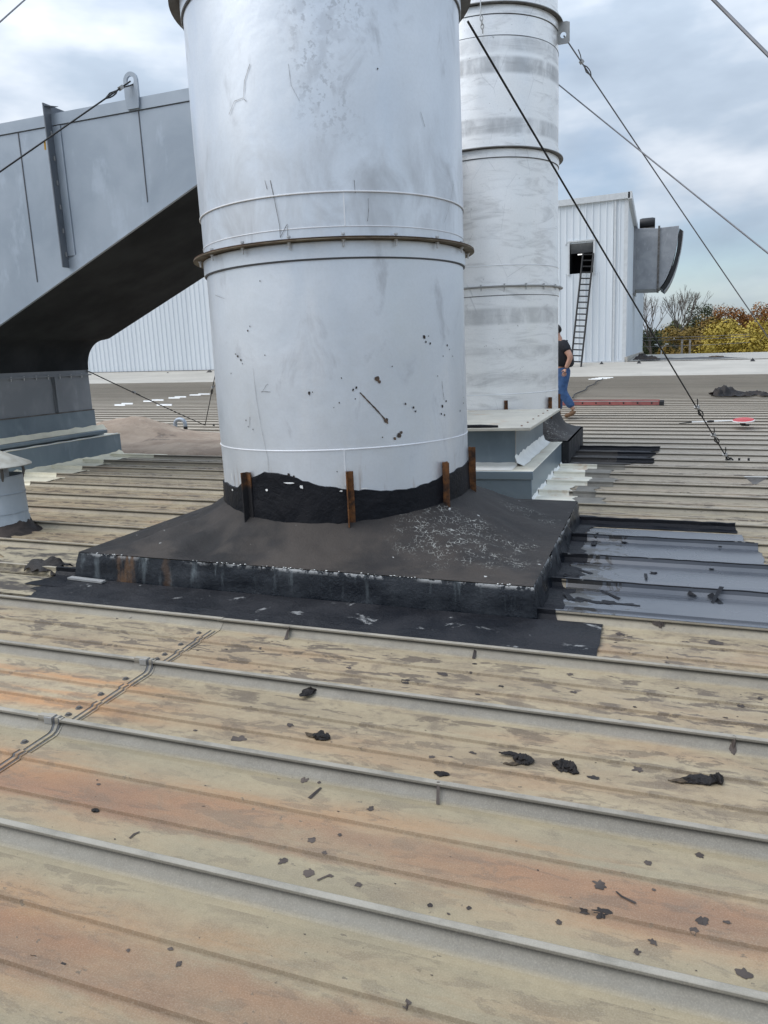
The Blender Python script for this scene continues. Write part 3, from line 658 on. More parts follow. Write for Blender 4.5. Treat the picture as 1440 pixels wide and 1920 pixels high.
def make_curbface():
    g = G('tarred_curb_face', .4, 0, .5); P = g.obj(); x, y, z = g.sep(P)
    n = g.noise(g.map(P, (2.5, 2.5, .4)), 2.4, 6, .6); c = g.mix(g.sm(n, .35, .65), (.005, .007, .011), (.014, .017, .022))
    st = g.mul(g.sm(g.noise(g.map(P, (5, 5, .35)), 2.2, 5, .6), .53, .72), g.sm(z, .0, .16))
    c = g.mix(g.mul(st, .6), c, (.18, .21, .22))
    ed = g.mul(g.sm(g.ma('ADD', z, g.mul(x, SLOPE)), .185, .215), g.sm(g.noise(P, 20, 5, .7), .47, .55), g.sm(g.noise(P, 2.2, 3), .42, .55))
    c = g.mix(g.mul(ed, .9), c, (.50, .50, .49))
    wx = g.ma('ADD', x, g.mul(g.ma('SUBTRACT', g.noise(P, 9, 4), .5), .12))
    r1 = g.mul(g.sm(wx, -1.09, -1.03), g.sm(wx, -.96, -.91, 1, 0), g.sm(g.noise(g.map(P, (9, 9, 1.5)), 3, 5), .32, .62))
    r2_ = g.mul(g.sm(wx, -.74, -.71), g.sm(wx, -.69, -.65, 1, 0), .45)
    c = g.mix(g.ma('MAXIMUM', r1, r2_), c, (.105, .058, .03))
    g.col(c); g.rough(g.sm(n, .3, .7, .22, .42)); g.bump(g.ma('ADD', g.noise(P, 14, 6, .7), n), .45, .014); return g.m
b = MB(); per = []
def edge(xa, ya, xb, yb, n):
    for k in range(n): per.append((xa + (xb - xa) * k / n, ya + (yb - ya) * k / n))
edge(X0, Y0, X1, Y0, 60); edge(X1, Y0, X1, Y1, 50); edge(X1, Y1, X0, Y1, 20); edge(X0, Y1, X0, Y0, 40)
vs_ = []; NZ = 5
for i, (x, y) in enumerate(per):
    rough_ = .018 if x > X1 - 1e-3 else .007
    for k in range(NZ + 1):
        t = k / NZ; zz = (zroof(x + S1[0]) - .01) + (CZ + .006) * t
        bulge = .012 * math.sin(math.pi * t) + rough_ * mn.noise((x * 6, y * 6, t * 3)) + rough_ * .7 * mn.noise((x * 19, y * 19, t * 7)); flare = .03 * (1 - t) ** 3
        q = Vector((x, y, 0)).normalized(); sx = (1 if x > X1 - 1e-3 else -1 if x < X0 + 1e-3 else 0); sy = (1 if y > Y1 - 1e-3 else -1 if y < Y0 + 1e-3 else 0)
        vs_.append((x + sx * (bulge + flare), y + sy * (bulge + flare), zz))
nP = len(per)
b.add(vs_, [(i * (NZ + 1) + k, ((i + 1) % nP) * (NZ + 1) + k, ((i + 1) % nP) * (NZ + 1) + k + 1, i * (NZ + 1) + k + 1) for i in range(nP) for k in range(NZ)])
b.build('curb_wall', make_curbface(), root, smooth=60)
# flaking bead along the top front edge
b = MB()
for k in range(130):
    x = random.uniform(X0 + .1, X1); 
    if mn.noise((x * 2.1, 0, 5)) < random.uniform(-.25, .25): continue
    s_ = random.uniform(.0015, .006); z = CZ + zroof(x + S1[0]) + .002; y = Y0 - .008 + random.uniform(-.006, .012)
    b.lathe([(0, -s_ * .3), (s_, 0), (s_ * .6, s_ * .35), (0, s_ * .4)], 5, c=(x, y, z))
tag(b.build('white_flakes', M_SEALW, root, smooth=None), kind='stuff')
b = MB(); n = 160; vs_ = []; rr_ = RS + .009
for i in range(n):
    a = 2 * math.pi * i / n; deg = (math.degrees(a) + 180) % 360 - 180
    zt = .60 + .035 * math.sin(a * 3 + .6) + .02 * mn.noise((math.cos(a) * 5, math.sin(a) * 5, 0)) + .012 * mn.noise((math.cos(a) * 22, math.sin(a) * 22, 0))
    zt += .075 * math.exp(-((deg + 98) / 14) ** 2) + .03 * math.exp(-((deg + 15) / 18) ** 2) - .03 * math.exp(-((deg + 125) / 10) ** 2)
    for k in range(5):
        t = k / 4; z = .30 + (zt - .30) * t; r = rr_ + (.012 * mn.noise((math.cos(a) * 9, math.sin(a) * 9, z * 12)) + .006) * (1 - t) * 1.0 + .004 * mn.noise((math.cos(a) * 30, math.sin(a) * 30, z * 30)) * (1 - t * .5)
        vs_.append((r * math.cos(a), r * math.sin(a), z))
    vs_.append(((RS - .002) * math.cos(a), (RS - .002) * math.sin(a), zt + .004))
b.add(vs_, [(i * 6 + k, ((i + 1) % n) * 6 + k, ((i + 1) % n) * 6 + k + 1, i * 6 + k + 1) for i in range(n) for k in range(5)])
b.build('tar_collar', M_TAR, root, smooth=60)
b = MB(); sd_ = 100
for u, v, w_, h_ in ((545, 905, 30, 4), (503, 918, 10, 6), (567, 912, 10, 9), (682, 915, 18, 4), (640, 920, 8, 4), (830, 892, 20, 3), (440, 918, 10, 5), (436, 893, 5, 22)):
    th, z = cylhit(u, v, S1[0], S1[1], RS); sd_ += 1; blotch(b, 0, 0, th, z, RS, w_ / 900, h_ / 860, sd_, 12, .016 if v > 900 else .004)
tag(b.build('paint_flakes', M_WHITEP, root, smooth=None), kind='stuff')
on_p = roofp(180, 1098); o = MB().box(-.14, .14, -.02, .02, 0, .012).build('loose_trim', M_FLANGE, loc=W(-3.33, 3.70, .02), rot=(0, SLOPE, R_(-4))); tag(o, 'bent grey metal strip lying at the left front corner of the stack base', 'metal strip')

# rear stack
root = empty('exhaust_stack', (S2[0], S2[1], 0)); tag(root, 'rear smeared silver exhaust stack rising beside the man', 'exhaust stack', 'silver exhaust stacks')
zf = (2.155, 3.70, 5.20)
shell(RS, .1, zf[0], dents=1, seed=3).build('lower_shell', M_SILVER2, root); shell(RS - .003, zf[0], zf[1], dents=1, seed=6).build('middle_shell', M_SILVER2, root)
shell(RS, zf[1], zf[2], dents=1, seed=8).build('upper_shell', M_SILVER2, root); shell(RS - .01, zf[2], 9, seed=2).build('top_shell', M_SILVER2, root)
for k, z in enumerate(zf):
    flange(root, z, RS - .02, .935, M_FLANGE if k == 0 else M_FLANGED, M_FLANGE, 20, R_(5), holes=k > 0)
    ring(RS + .001, RS + .010, z - .10, z - .013).build('flange_collar', M_SILVER2, root); bead(RS + .002, z - .104, .004).build('collar_line', M_LINE, root)
    ring(RS + .001, RS + .008, z + .012, z + .10).build('flange_collar', M_SILVER2, root); 
for z in (.875, 2.40, 4.88): bead(RS, z, .005).build('weld_bead', M_WELD if z < 4 else M_LINE, root)
for th in (R_(-68), R_(-24), R_(20), R_(-110)):
    M = Matrix.Rotation(th, 4, 'Z'); bb = MB(); bb.box(RS + .006, RS + .055, -.004, .004, .30, .80, M); bb.box(RS + .008, RS + .016, .004, .04, .30, .80, M); bb.build('angle_bracket', M_RUST, root)
# lug under the top flange on the right
def lug_mesh(w_, h_, t_, hole, rnd):
    """plate in XZ standing from z=0 up, with a round eye"""
    b = MB(); pts = []; n = 24; zc = h_ - w_ / 2 if rnd else h_ * .4
    outer = []; inner = []
    for k in range(n):
        a = 2 * math.pi * k / n; c, s_ = math.cos(a), math.sin(a); inner.append((hole * c, zc + hole * s_))
        if rnd and s_ >= 0: outer.append((w_ / 2 * c, zc + w_ / 2 * s_))
        else:
            t = min((w_ / 2) / abs(c) if abs(c) > 1e-6 else 9, ((zc if s_ < 0 else h_ - zc) / abs(s_)) if abs(s_) > 1e-6 else 9); outer.append((t * c, zc + t * s_))
    for y in (-t_ / 2, t_ / 2): b.add([(x, y, z) for x, z in outer + inner], [(k, (k + 1) % n, n + (k + 1) % n, n + k) for k in range(n)])
    m_ = 2 * n
    b.add([(x, y, z) for y in (-t_ / 2, t_ / 2) for x, z in outer], [(k, (k + 1) % n, n + (k + 1) % n, n + k) for k in range(n)])
    b.add([(x, y, z) for y in (-t_ / 2, t_ / 2) for x, z in inner], [(k, (k + 1) % n, n + (k + 1) % n, n + k) for k in range(n)])
    return b
lm = lug_mesh(.15, .24, .012, .035, False); lm.build('cable_lug', M_FLANGE, root, loc=(RS + .065, -.03, 4.945))
root = empty('stack_base', (S2[0], S2[1], 0)); tag(root, 'black membrane curb under the rear stack with scuffed right face', 'roof curb')
q = [(-1.1, -.93, .33), (1.12, -.93, .30), (1.12, .93, .30), (-1.1, .93, .33)]
b = MB(); b.add([(x, y, -.05) for x, y, z in q] + q, [(i, (i + 1) % 4, 4 + (i + 1) % 4, 4 + i) for i in range(4)]); b.build('curb_wall', M_MEMB, root, bevel=.01)
b = MB(); vs_ = []
for k in range(64):
    a = 2 * math.pi * k / 64; ca, sa = math.cos(a), math.sin(a); rb = min(1.1 / max(abs(ca), 1e-6), .93 / max(abs(sa), 1e-6))
    for t in range(7):
        tt = t / 6; r = RS + .005 + max(0, rb - RS - .005) * tt; vs_.append((r * ca, r * sa, .31 + .30 * (1 - tt) ** 2 * min(1, (rb - RS) * 5)))
b.add(vs_, [(i * 7 + t, i * 7 + t + 1, ((i + 1) % 64) * 7 + t + 1, ((i + 1) % 64) * 7 + t) for i in range(64) for t in range(6)]); b.build('membrane_skirt', M_SKIRT, root, smooth=60)

# ------------------------------------------------------------------ capped box in front of the rear stack
root = empty('capped_duct_box', (-2.2, 8.1, 0)); tag(root, 'stepped grey sheet metal box with overhanging cream lid behind the near stack', 'duct curb')
def bx(x0, x1, y0, y1, z0, z1, name, mat, bev=.006): return MB().box(x0 + 2.2, x1 + 2.2, y0 - 8.1, y1 - 8.1, z0, z1).build(name, mat, root, bevel=bev)
bx(-3.3, -1.035, 6.92, 9.24, -.05, .295, 'lower_curb', M_CURBG)
bx(-3.0, -1.24, 7.27, 9.15, .295, .665, 'upper_curb', M_CURBG)
bx(-3.31, -1.025, 6.91, 9.245, .296, .304, 'curb_top', M_SEALR)
bx(-3.32, -1.02, 6.905, 6.917, .225, .302, 'edge_trim', M_CURBG)
bx(-3.25, -1.055, 6.99, 9.30, .667, .695, 'lid', M_LID, .004)
bx(-1.245, -1.235, 7.26, 7.275, .31, .66, 'corner_seam', M_FLANGE, 0)
b = MB(); vs_ = []; n = 40
for i in range(n + 1):
    t = i / n; y = 7.2 + 1.95 * t - 8.1; h = .40 + .03 * mn.noise((t * 14, 0, 0)) + .015 * mn.noise((t * 40, 0, 4)); vs_ += [(-1.236 + 2.2, y, h), (-1.215 + 2.2, y, .34), (-1.15 + 2.2 + .02 * mn.noise((t * 9, 2, 0)), y, .309)]
b.add(vs_, [(i * 3 + k, i * 3 + k + 1, i * 3 + k + 4, i * 3 + k + 3) for i in range(n) for k in range(2)]); b.build('sealant_fillet', M_SEALW, root, smooth=60)
b = MB(); vs_ = []
for i in range(n + 1):
    t = i / n; x = -3.0 + 1.78 * t + 2.2; h = .335 + .01 * mn.noise((t * 14, 5, 0)); vs_ += [(x, 7.268 - 8.1, h), (x, 7.22 - 8.1, .312), (x, 6.93 - 8.1, .308)]
b.add(vs_, [(i * 3 + k, i * 3 + k + 1, i * 3 + k + 4, i * 3 + k + 3) for i in range(n) for k in range(2)]); b.build('sealant_fillet', M_SEALW, root, smooth=60)
b = MB(); vs_ = []
for i in range(n + 1):
    t = i / n; y = 6.9 + 2.34 * t - 8.1; h = .06 + .05 * abs(mn.noise((t * 9, 5, 1))); vs_ += [(-1.033 + 2.2, y, h), (-1.02 + 2.2, y, .03), (-.95 + 2.2, y, .012)]
b.add(vs_, [(i * 3 + k, i * 3 + k + 1, i * 3 + k + 4, i * 3 + k + 3) for i in range(n) for k in range(2)]); b.build('sealant_fillet', M_SEALW, root, smooth=60)
b = MB().tube([(-2.35 + .165 * k + 2.2, 7.03 - 8.1 + .006 * math.sin(k * 2.1), .705) for k in range(7)], [.016, .022, .018, .023, .019, .022, .012], 7); b.build('lid_tar_bead', M_TAR, root)
for k in range(6): inst_ = MB().lathe([(0, 0), (.012, 0), (.008, .007), (0, .008)], 8).build('screw', M_RUST, root, loc=(-1.16 + 2.2, 7.15 + .36 * k - 8.1, .695))

# ------------------------------------------------------------------ big sloping duct at the left
DY0, DY1 = 6.82, 8.95
root = empty('exhaust_duct', (-7.6, 7.9, 0)); tag(root, 'big grey sheet metal duct with dark sloping underside leading behind the near stack', 'duct')
OX, OY = 7.6, -7.9
def under(x): return 1.925 + .437 * (x + 6.914)
ZT = 3.955
# profile of the duct in XZ (front face), with the curved throat above the trunk
thr = []
for k in range(9):
    a = R_(180 - k * (180 - 113.6) / 8)                # arc from vertical (trunk side) to the sloping underside
    thr.append((-7.585 + .62 + .62 * math.cos(a), 1.42 + .62 * math.sin(a) * .62))
x_end = -2.5
und = [(-6.95, under(-6.95))]
poly = [(-9.6, 1.40), (-9.6, ZT), (x_end, ZT), (x_end, 3.25), (-3.75, 3.25)] + [(-3.9, under(-3.9)), (-7.17, under(-7.17))]
arc = []
for k in range(9):
    t = R_(90) * k / 8; arc.append((-7.25 - .335 * math.sin(t), 1.44 + .36 * math.cos(t)))
arc.append((-7.585, 1.40))
poly = poly + arc
loc = [(x + OX, z) for x, z in poly]; nP = len(loc)
MB().add([(x, DY0 + OY, z) for x, z in loc], [tuple(range(nP))]).build('front_panel', M_DUCT, root, smooth=None)
MB().add([(x, DY1 + OY, z) for x, z in loc], [tuple(range(nP))]).build('back_panel', M_DUCT, root, smooth=None)
MB().add([(x, y, z) for x, z in loc[:4] for y in (DY0 + OY, DY1 + OY)], [(0, 1, 3, 2), (2, 3, 5, 4), (4, 5, 7, 6)]).build('top_panel', M_DUCT, root, smooth=None)
b = MB(); ch = loc[3:]
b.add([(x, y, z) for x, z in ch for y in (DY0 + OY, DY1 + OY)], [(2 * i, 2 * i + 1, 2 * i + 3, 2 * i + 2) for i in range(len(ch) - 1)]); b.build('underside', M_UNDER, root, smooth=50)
MB().box(-9.6 + OX, -7.59 + OX, DY0 + .01 + OY, DY1 - .01 + OY, .50, 1.40).build('trunk', M_DUCTD, root)
MB().box(-9.65 + OX, -7.56 + OX, DY0 - .03 + OY, DY1 + .02 + OY, 1.325, 1.345).build('trunk_flange', M_DUCTD, root)
MB().box(-9.65 + OX, -7.572 + OX, DY0 - .02 + OY, DY1 + .015 + OY, .835, .85).build('trunk_flange', M_FLANGED, root)
MB().box(-9.62 + OX, -7.578 + OX, DY0 - .012 + OY, DY1 + .012 + OY, .58, .834).build('trunk_sleeve', M_CURBG, root)
MB().box(-7.588 + OX, -7.553 + OX, 8.24 + OY, 8.30 + OY, .852, 1.32).build('stiffener', M_DUCTD, root)
MB().box(-7.588 + OX, -7.580 + OX, 8.22 + OY, 8.38 + OY, .852, 1.32).build('stiffener', M_DUCTD, root)
for k in range(9):
    o = bpy.data.objects.new('bolt', me_bolt); COL.objects.link(o); o.parent = root; o.location = (-7.572 + OX, 7.1 + .21 * k + OY, 1.324)
# front-face edge strips, joints and the angle-iron frame
def edge_strip(pts, wd, name, mat, out=.012):
    """flat strip on the front face under/over a line of (x,z) points"""
    b = MB(); vs_ = []
    for x, z in pts: vs_ += [(x + OX, DY0 - out + OY, z), (x + OX, DY0 - out + OY, z + wd), (x + OX, DY0 + .001 + OY, z + wd), (x + OX, DY0 + .001 + OY, z)]
    fs = []
    for i in range(len(pts) - 1):
        for k in range(4): fs.append((i * 4 + k, i * 4 + (k + 1) % 4, i * 4 + 4 + (k + 1) % 4, i * 4 + 4 + k))
    fs += [(0, 1, 2, 3), (len(vs_) - 4, len(vs_) - 3, len(vs_) - 2, len(vs_) - 1)]
    return b.add(vs_, fs).build(name, mat, root, smooth=None)
edge_strip([(-9.6, ZT - .105), (x_end, ZT - .105)], .108, 'top_edge_strip', M_DUCT)
edge_strip([(-9.6, ZT - .113), (x_end, ZT - .113)], .006, 'joint_line', M_LINE, .004)
edge_strip([(-7.3, under(-7.3) - .002), (-3.9, under(-3.9) - .002)], .15, 'bottom_edge_strip', M_DUCT, .010)
edge_strip([(-7.3, under(-7.3) - .012), (-3.9, under(-3.9) - .012)], .010, 'bottom_lip', M_DUCT, .03)
for x, wd in ((-6.31, .010), (-4.807, .008)):
    MB().box(x - wd / 2 + OX, x + wd / 2 + OX, DY0 - .006 + OY, DY0 + .001 + OY, under(x) + .155, ZT - .113).build('panel_joint', M_LINE, root, smooth=None)
xs = -5.86
bar = MB(); bar.box(xs - .006 + OX, xs + .006 + OX, DY0 - .105 + OY, DY0 + OY, under(xs) + .07, ZT + .085)
bar.box(xs - .005 + OX, xs + .005 + OX, DY0 + .002 + OY, DY1 + .1 + OY, ZT + .002, ZT + .084); bar.build('frame_angle', M_FRAME, root)
MB().box(xs + .007 + OX, xs + .10 + OX, DY0 - .012 + OY, DY0 - .001 + OY, under(xs) + .19, ZT - .116).build('frame_leg', M_DUCT, root)
MB().prism([(xs + .008 + OX, DY0 - .10 + OY), (xs + .10 + OX, DY0 + OY), (xs + .008 + OX, DY0 + OY)], .004, 'z', ZT + .06).build('gusset', M_DUCTD, root)
for k in range(6):
    MB().box(xs + .008 + OX, xs + .016 + OX, DY0 - .05 + OY, DY0 - .035 + OY, 0, .045).build('clip', M_FLANGE, root, loc=(0, 0, under(xs) + .18 + k * .235))
lug_mesh(.16, .33, .02, .042, True).build('lifting_lug', M_DUCT, root, loc=(-4.845 + OX, DY0 - .024 + OY, 3.86))
# hidden turn into the rear stack
MB().box(-3.4 + OX, x_end - .01 + OX, DY1 + .002 + OY, 9.95 + OY, 3.25, ZT - .005).build('branch_to_stack', M_DUCTD, root)
# its curb
root = empty('duct_curb', (-8.5, 7.8, .12)); tag(root, 'blue grey two step curb carrying the left duct with white sealant line', 'duct curb')
def bx(x0, x1, y0, y1, z0, z1, name, mat, bev=.006): return MB().box(x0 + 8.5, x1 + 8.5, y0 - 7.8, y1 - 7.8, z0 - .12, z1 - .12).build(name, mat, root, bevel=bev)
bx(-10, -7.41, 5.4, 9.25, .0, .46, 'lower_curb', M_CURBG)
bx(-9.9, -7.57, 5.6, 9.1, .46, .585, 'upper_curb', M_CURBG)
bx(-7.572, -7.42, 5.7, 9.0, .50, .545, 'gutter_lip', M_CURBG)
bx(-10, -7.404, 5.4, 9.255, .461, .468, 'curb_top', M_SEALC, 0)
b = MB(); vs_ = []; n = 50
for i in range(n + 1):
    t = i / n; y = 5.5 + 3.6 * t - 7.8; h = .585 + .02 * mn.noise((t * 22, 1, 0)); vs_ += [(-7.568 + 8.5, y, h - .12 + .03), (-7.53 + 8.5, y, .565 - .12), (-7.5 + 8.5 + .02 * mn.noise((t * 17, 3, 3)), y, .548 - .12)]
b.add(vs_, [(i * 3 + k, i * 3 + k + 1, i * 3 + k + 4, i * 3 + k + 3) for i in range(n) for k in range(2)]); b.build('sealant_fillet', M_SEALC, root, smooth=60)
b = MB(); vs_ = []
for i in range(n + 1):
    t = i / n; y = 5.4 + 3.86 * t - 7.8; h = .20 + .05 * abs(mn.noise((t * 22, 1, 7))); vs_ += [(-7.406 + 8.5, y, h - .12), (-7.39 + 8.5, y, .17 - .12), (-7.33 + 8.5, y, .152 - .12)]
b.add(vs_, [(i * 3 + k, i * 3 + k + 1, i * 3 + k + 4, i * 3 + k + 3) for i in range(n) for k in range(2)]); b.build('sealant_fillet', M_SEALC, root, smooth=60)
b = MB(); b.tube([(-7.408 + 8.5, 5.4 + .2 * k - 7.8, .47 - .12 + .004 * math.sin(k * 3)) for k in range(20)], .008, 6); b.build('sealant_bead', M_SEALW, root)

# small round vent at the left edge
VX, VY = -5.075, 4.75
root = empty('roof_vent', (VX, VY, .1)); tag(root, 'small round grey roof vent with conical cap and tarred foot at left edge', 'roof vent')
MB().lathe([(.225, -.04), (.215, .12), (.208, .13), (.204, .47), (.198, .475)], 40).build('vent_body', M_VENT, root)
for z in (.17, .33): bead(.207, z, .004, 40).build('band', M_DUCT, root)
MB().lathe([(.285, .555), (.27, .57), (.0, .70), (.0, .69), (.27, .56), (.28, .548)], 40).build('vent_cap', M_VENTCAP, root)
for k in range(5):
    a = R_(-30 + 72 * k); MB().tube([(.195 * math.cos(a), .195 * math.sin(a), .44), (.215 * math.cos(a), .215 * math.sin(a), .50), (.20 * math.cos(a), .20 * math.sin(a), .585)], .011, 6).build('cap_strut', M_FLANGED, root)
MB().lathe([(.10, .42), (.10, .58)], 24).build('inner_pipe', M_TRIM, root)
b = MB(); vs_ = []; n = 40
for i in range(n):
    a = 2 * math.pi * i / n; q = .31 + .03 * mn.noise((math.cos(a) * 3, math.sin(a) * 3, 2)); vs_ += [(.205 * math.cos(a), .205 * math.sin(a), .12 + .05 * mn.noise((math.cos(a) * 4, math.sin(a) * 4, 0))), (.24 * math.cos(a), .24 * math.sin(a), .035), (q * math.cos(a), q * math.sin(a), -.005)]
b.add(vs_, [(i * 3 + k, i * 3 + k + 1, ((i + 1) % n) * 3 + k + 1, ((i + 1) % n) * 3 + k) for i in range(n) for k in range(2)]); b.build('tar_collar', M_TARD, root, smooth=60)

# brown mound of old foam flashing
b = MB(); NX, NY = 56, 36; vs_ = []; x0, x1, y0, y1 = -9.9, -4.3, 9.26, 12.0
pkp = atY(245, 790, 10.9)
for j in range(NY + 1):
    for i in range(NX + 1):
        u, v = i / NX, j / NY; x = x0 + (x1 - x0) * u; y = y0 + (y1 - y0) * v
        pk = math.exp(-((x - pkp.x) / (1.15 if x < pkp.x else .7)) ** 2 - ((y - 10.9) / .8) ** 2) * .33 + (.03) * math.exp(-((x + 6.2) / 1.9) ** 4 - ((y - 10.3) / 1.0) ** 4)
        e_ = min(1, min(u, 1 - u) * 7) * min(1, min(v, 1 - v) * 6)
        h = (.03 + pk + .04 * mn.noise((x * 2.5, y * 2.5, 0)) + .02 * mn.noise((x * 8, y * 8, 0))) * e_ + .05 * min(1, e_ * 4)
        vs_.append((x, y, h - .01))
b.add(vs_, [(j * (NX + 1) + i, j * (NX + 1) + i + 1, (j + 1) * (NX + 1) + i + 1, (j + 1) * (NX + 1) + i) for j in range(NY) for i in range(NX)])
g = G('weathered_brown_foam', .85, 0, .25); P = g.obj(); c = g.mix(g.sm(g.noise(P, 1.6, 7, .65), .35, .65), (.29, .22, .165), (.40, .315, .24)); c = g.mix(g.mul(g.sm(g.noise(P, 2.2, 5, .6), .58, .68), .6), c, (.09, .07, .055))
c = g.mix(g.sm(g.noise(g.map(P, (1, 2, 1)), 6, 5), .70, .73), c, (.5, .47, .42)); g.col(c); g.bump(g.noise(P, 9, 7, .7), .7, .04)
o = b.build('foam_mound', g.m, rot=roofrot, smooth=60); tag(o, 'weathered brown foam covered mound on the roof behind the left duct curb', 'mound')
p = roofp(342, 812)
root = empty('gooseneck_vent', W(p.x - .03, p.y)); tag(root, 'grey U shaped gooseneck vent pipe standing behind the brown mound', 'vent pipe')
MB().tube([(-.11, 0, -.02), (-.11, 0, .16)] + [(-.11 * math.cos(R_(a)), 0, .17 + .09 * math.sin(R_(a))) for a in range(0, 181, 20)] + [(.11, 0, .12)], .036, 12).build('pipe', M_DUCT, root)
MB().tube([(-.11, 0, -.02), (-.11, 0, .12)], .039, 12).build('pipe_sleeve', M_BLACK, root); MB().tube([(.11, 0, .07), (.11, 0, .125)], .039, 12).build('pipe_sleeve', M_BLACK, root)

# ------------------------------------------------------------------ cables
def sagline(a, c, sag, n=14):
    a, c = Vector(a), Vector(c); return [a.lerp(c, k / n) - Vector((0, 0, sag * 4 * (k / n) * (1 - k / n))) for k in range(n + 1)]
def knot(b, p, r=.02):
    p = Vector(p); b.lathe([(0, -r), (r, -r * .4), (r, r * .4), (0, r)], 8, c=p)
def cable(name, a, c, r, mat, label, sag=.01, fittings=(), group='guy wires', tail=None):
    a, c = Vector(a), Vector(c); root = empty(name, a); tag(root, label, 'cable', group)
    pts = [p - a for p in sagline(a, c, sag)]; MB().tube(pts, r, 8).build('wire', mat, root)
    d = c - a; dn = d.normalized(); perp = dn.cross(Vector((0, 1, .2))).normalized()
    for t in fittings:
        p = d * t; bb = MB(); L_ = .16
        bb.tube([p, p + dn * L_ * .25 + perp * .018, p + dn * L_ * .5 + perp * .022, p + dn * L_ * .75 + perp * .018, p + dn * L_], r * .9, 6)
        bb.tube([p, p + dn * L_ * .5 - perp * .02, p + dn * L_], r * .9, 6); bb.build('thimble', mat, root)
        cl = MB(); Mx = Matrix.Translation(p - dn * .05) @ dn.to_track_quat('Z', 'Y').to_matrix().to_4x4(); cl.box(-.022, .022, -.018, .018, -.02, .02, Mx); cl.build('wire_clamp', M_FLANGE, root)
        MB().tube([p - dn * .05, p - dn * .12 + perp * .03, p - dn * .19 + perp * .045], r * .8, 6).build('wire_tail', mat, root)
    return root
a1 = Vector((S1[0] + .93, S1[1] - .05, 3.585)); th_ = roofp(1365, 862, .05); c1 = W(th_.x, th_.y, .05)
a1 = atY(877, 40, S1[1] - .05)
cable('guy_wire', a1, c1, .0072, M_ROPE, 'black guy rope from the near stack flange down to the roof anchor at right', .012, (.80, .905, .985))
# its anchor
root = empty('cable_anchor', W(th_.x, th_.y)); tag(root, 'tarred anchor with white sealant dabs at the foot of the black rope', 'anchor')
zt = prof_z(th_.y)
MB().box(-.05, .30, -.05, .05, zt, zt + .012).build('anchor_plate', M_TARD, root, rot=roofrot)
MB().tube([(.0, 0, zt), (.0, 0, zt + .05), (.03, 0, zt + .07), (.05, 0, zt + .05), (.05, 0, zt)], .012, 8).build('eye_bolt', M_BLACK, root)
for k, x in enumerate((.12, .22)): MB().lathe([(0, 0), (.03, 0), (.026, .02), (.012, .03), (.012, .06), (0, .06)], 8).build('nut', M_BLACK, root, loc=(x, .0, zt + .01))
b = MB()
for x, y, s_ in ((-.02, -.06, .05), (.27, .02, .03), (.30, .08, .03)): blotch_ = [(x + s_ * 1.6 * (1 + .5 * mn.noise((k, x, 0))) * math.cos(k), y + s_ * (1 + .5 * mn.noise((k, y, 2))) * math.sin(k) * .7, zt + .016) for k in [2 * math.pi * i / 10 for i in range(10)]]; b.add(blotch_, [tuple(range(10))])
b.box(.34, .56, -.04, .04, .004 + zt, zt + .010); b.build('sealant_dabs', M_WHITEP, root, rot=roofrot, smooth=None)
# rear stack guys
a2 = Vector((S2[0] + RS + .07, S2[1] - .03, 4.945 + .09)); q = atY(1352, 500, 12.5); d_ = (q - a2); c2 = a2 + d_ * ((a2.z - 0.0) / -d_.z)
cable('guy_wire', a2, c2, .008, M_WIRE, 'thin steel guy wire from the lug on the rear stack down past the yellow trees', .03, (.055,))
q1, q2 = atY(1050, 160, 10.9), atY(1442, 472, 8.2); d_ = q2 - q1; c3 = q1 + d_ * 1.9
cable('guy_wire', q1 - d_ * .15, c3, .008, M_WIRE, 'grey guy wire leaving the rear stack at shallow slope across the right sky', .02)
q1, q2 = atY(1338, 0, 4.8), atY(1440, 103, 4.6); d_ = q2 - q1
cable('guy_wire', q1 - d_ * 6, q1 + d_ * 3.6, .0095, M_WIRE, 'thick grey guy wire cutting the top right corner of the picture', 0.0)
l0 = Vector((-4.845, DY0 - .03, 4.105)); q = atY(0, 322, 5.6); d_ = q - l0
cable('guy_wire', l0, l0 + d_ * 2.2, .0075, M_ROPE, 'black wire from the duct lifting lug running down to the left', .0, (.05,))
t_ = l0 + d_ * ((83 - 240) / (0 - 240.)); MB_ = MB(); 
p83 = min((l0 + d_ * k / 200 for k in range(200)), key=lambda P: abs(((P - CAM).dot(r2) / (P - CAM).dot(fwd)) * FPX + 720 - 84))
o = MB().box(-.008, .008, -.003, .003, -.075, .0).build('cable_tag', M_YELLOW, loc=p83, rot=(.1, .15, 0)); tag(o, 'small yellow tag hanging from the black duct wire', 'tag')
q1, q2 = atY(0, 41, 6), atY(46, 0, 6.4); d_ = q2 - q1
cable('guy_wire', q1 - d_ * 4, q2 + d_ * 3, .007, M_WIRE, 'short run of grey wire crossing the top left corner of the sky', 0)
an = roofp(385, 803); anw = W(an.x, an.y, .06); tb = Vector((-7.57, 8.9, 1.39))
cable('guy_wire', tb, anw, .0085, M_ROPE, 'dark guy wire from the duct trunk down to the anchor behind the mound', .01, (.33,))
q = atY(401, 715, 12.2); d_ = q - anw
cable('guy_wire', anw + d_ * 2.2, anw, .008, M_ROPE, 'short steep dark wire rising behind the left edge of the near stack', .0, (.62,))
root = empty('cable_anchor', W(an.x, an.y)); tag(root, 'small dark roof anchor where two wires meet behind the mound', 'anchor')
MB().box(-.06, .30, -.04, .04, .02, prof_z(an.y) + .03).build('anchor_plate', M_FLANGE, root, rot=roofrot); MB().lathe([(0, 0), (.02, 0), (.02, .05), (0, .05)], 8).build('nut', M_BLACK, root, loc=(.2, 0, prof_z(an.y) + .02))
q1, q2 = atY(902, -30, 9.27), atY(901, 30, 9.27)
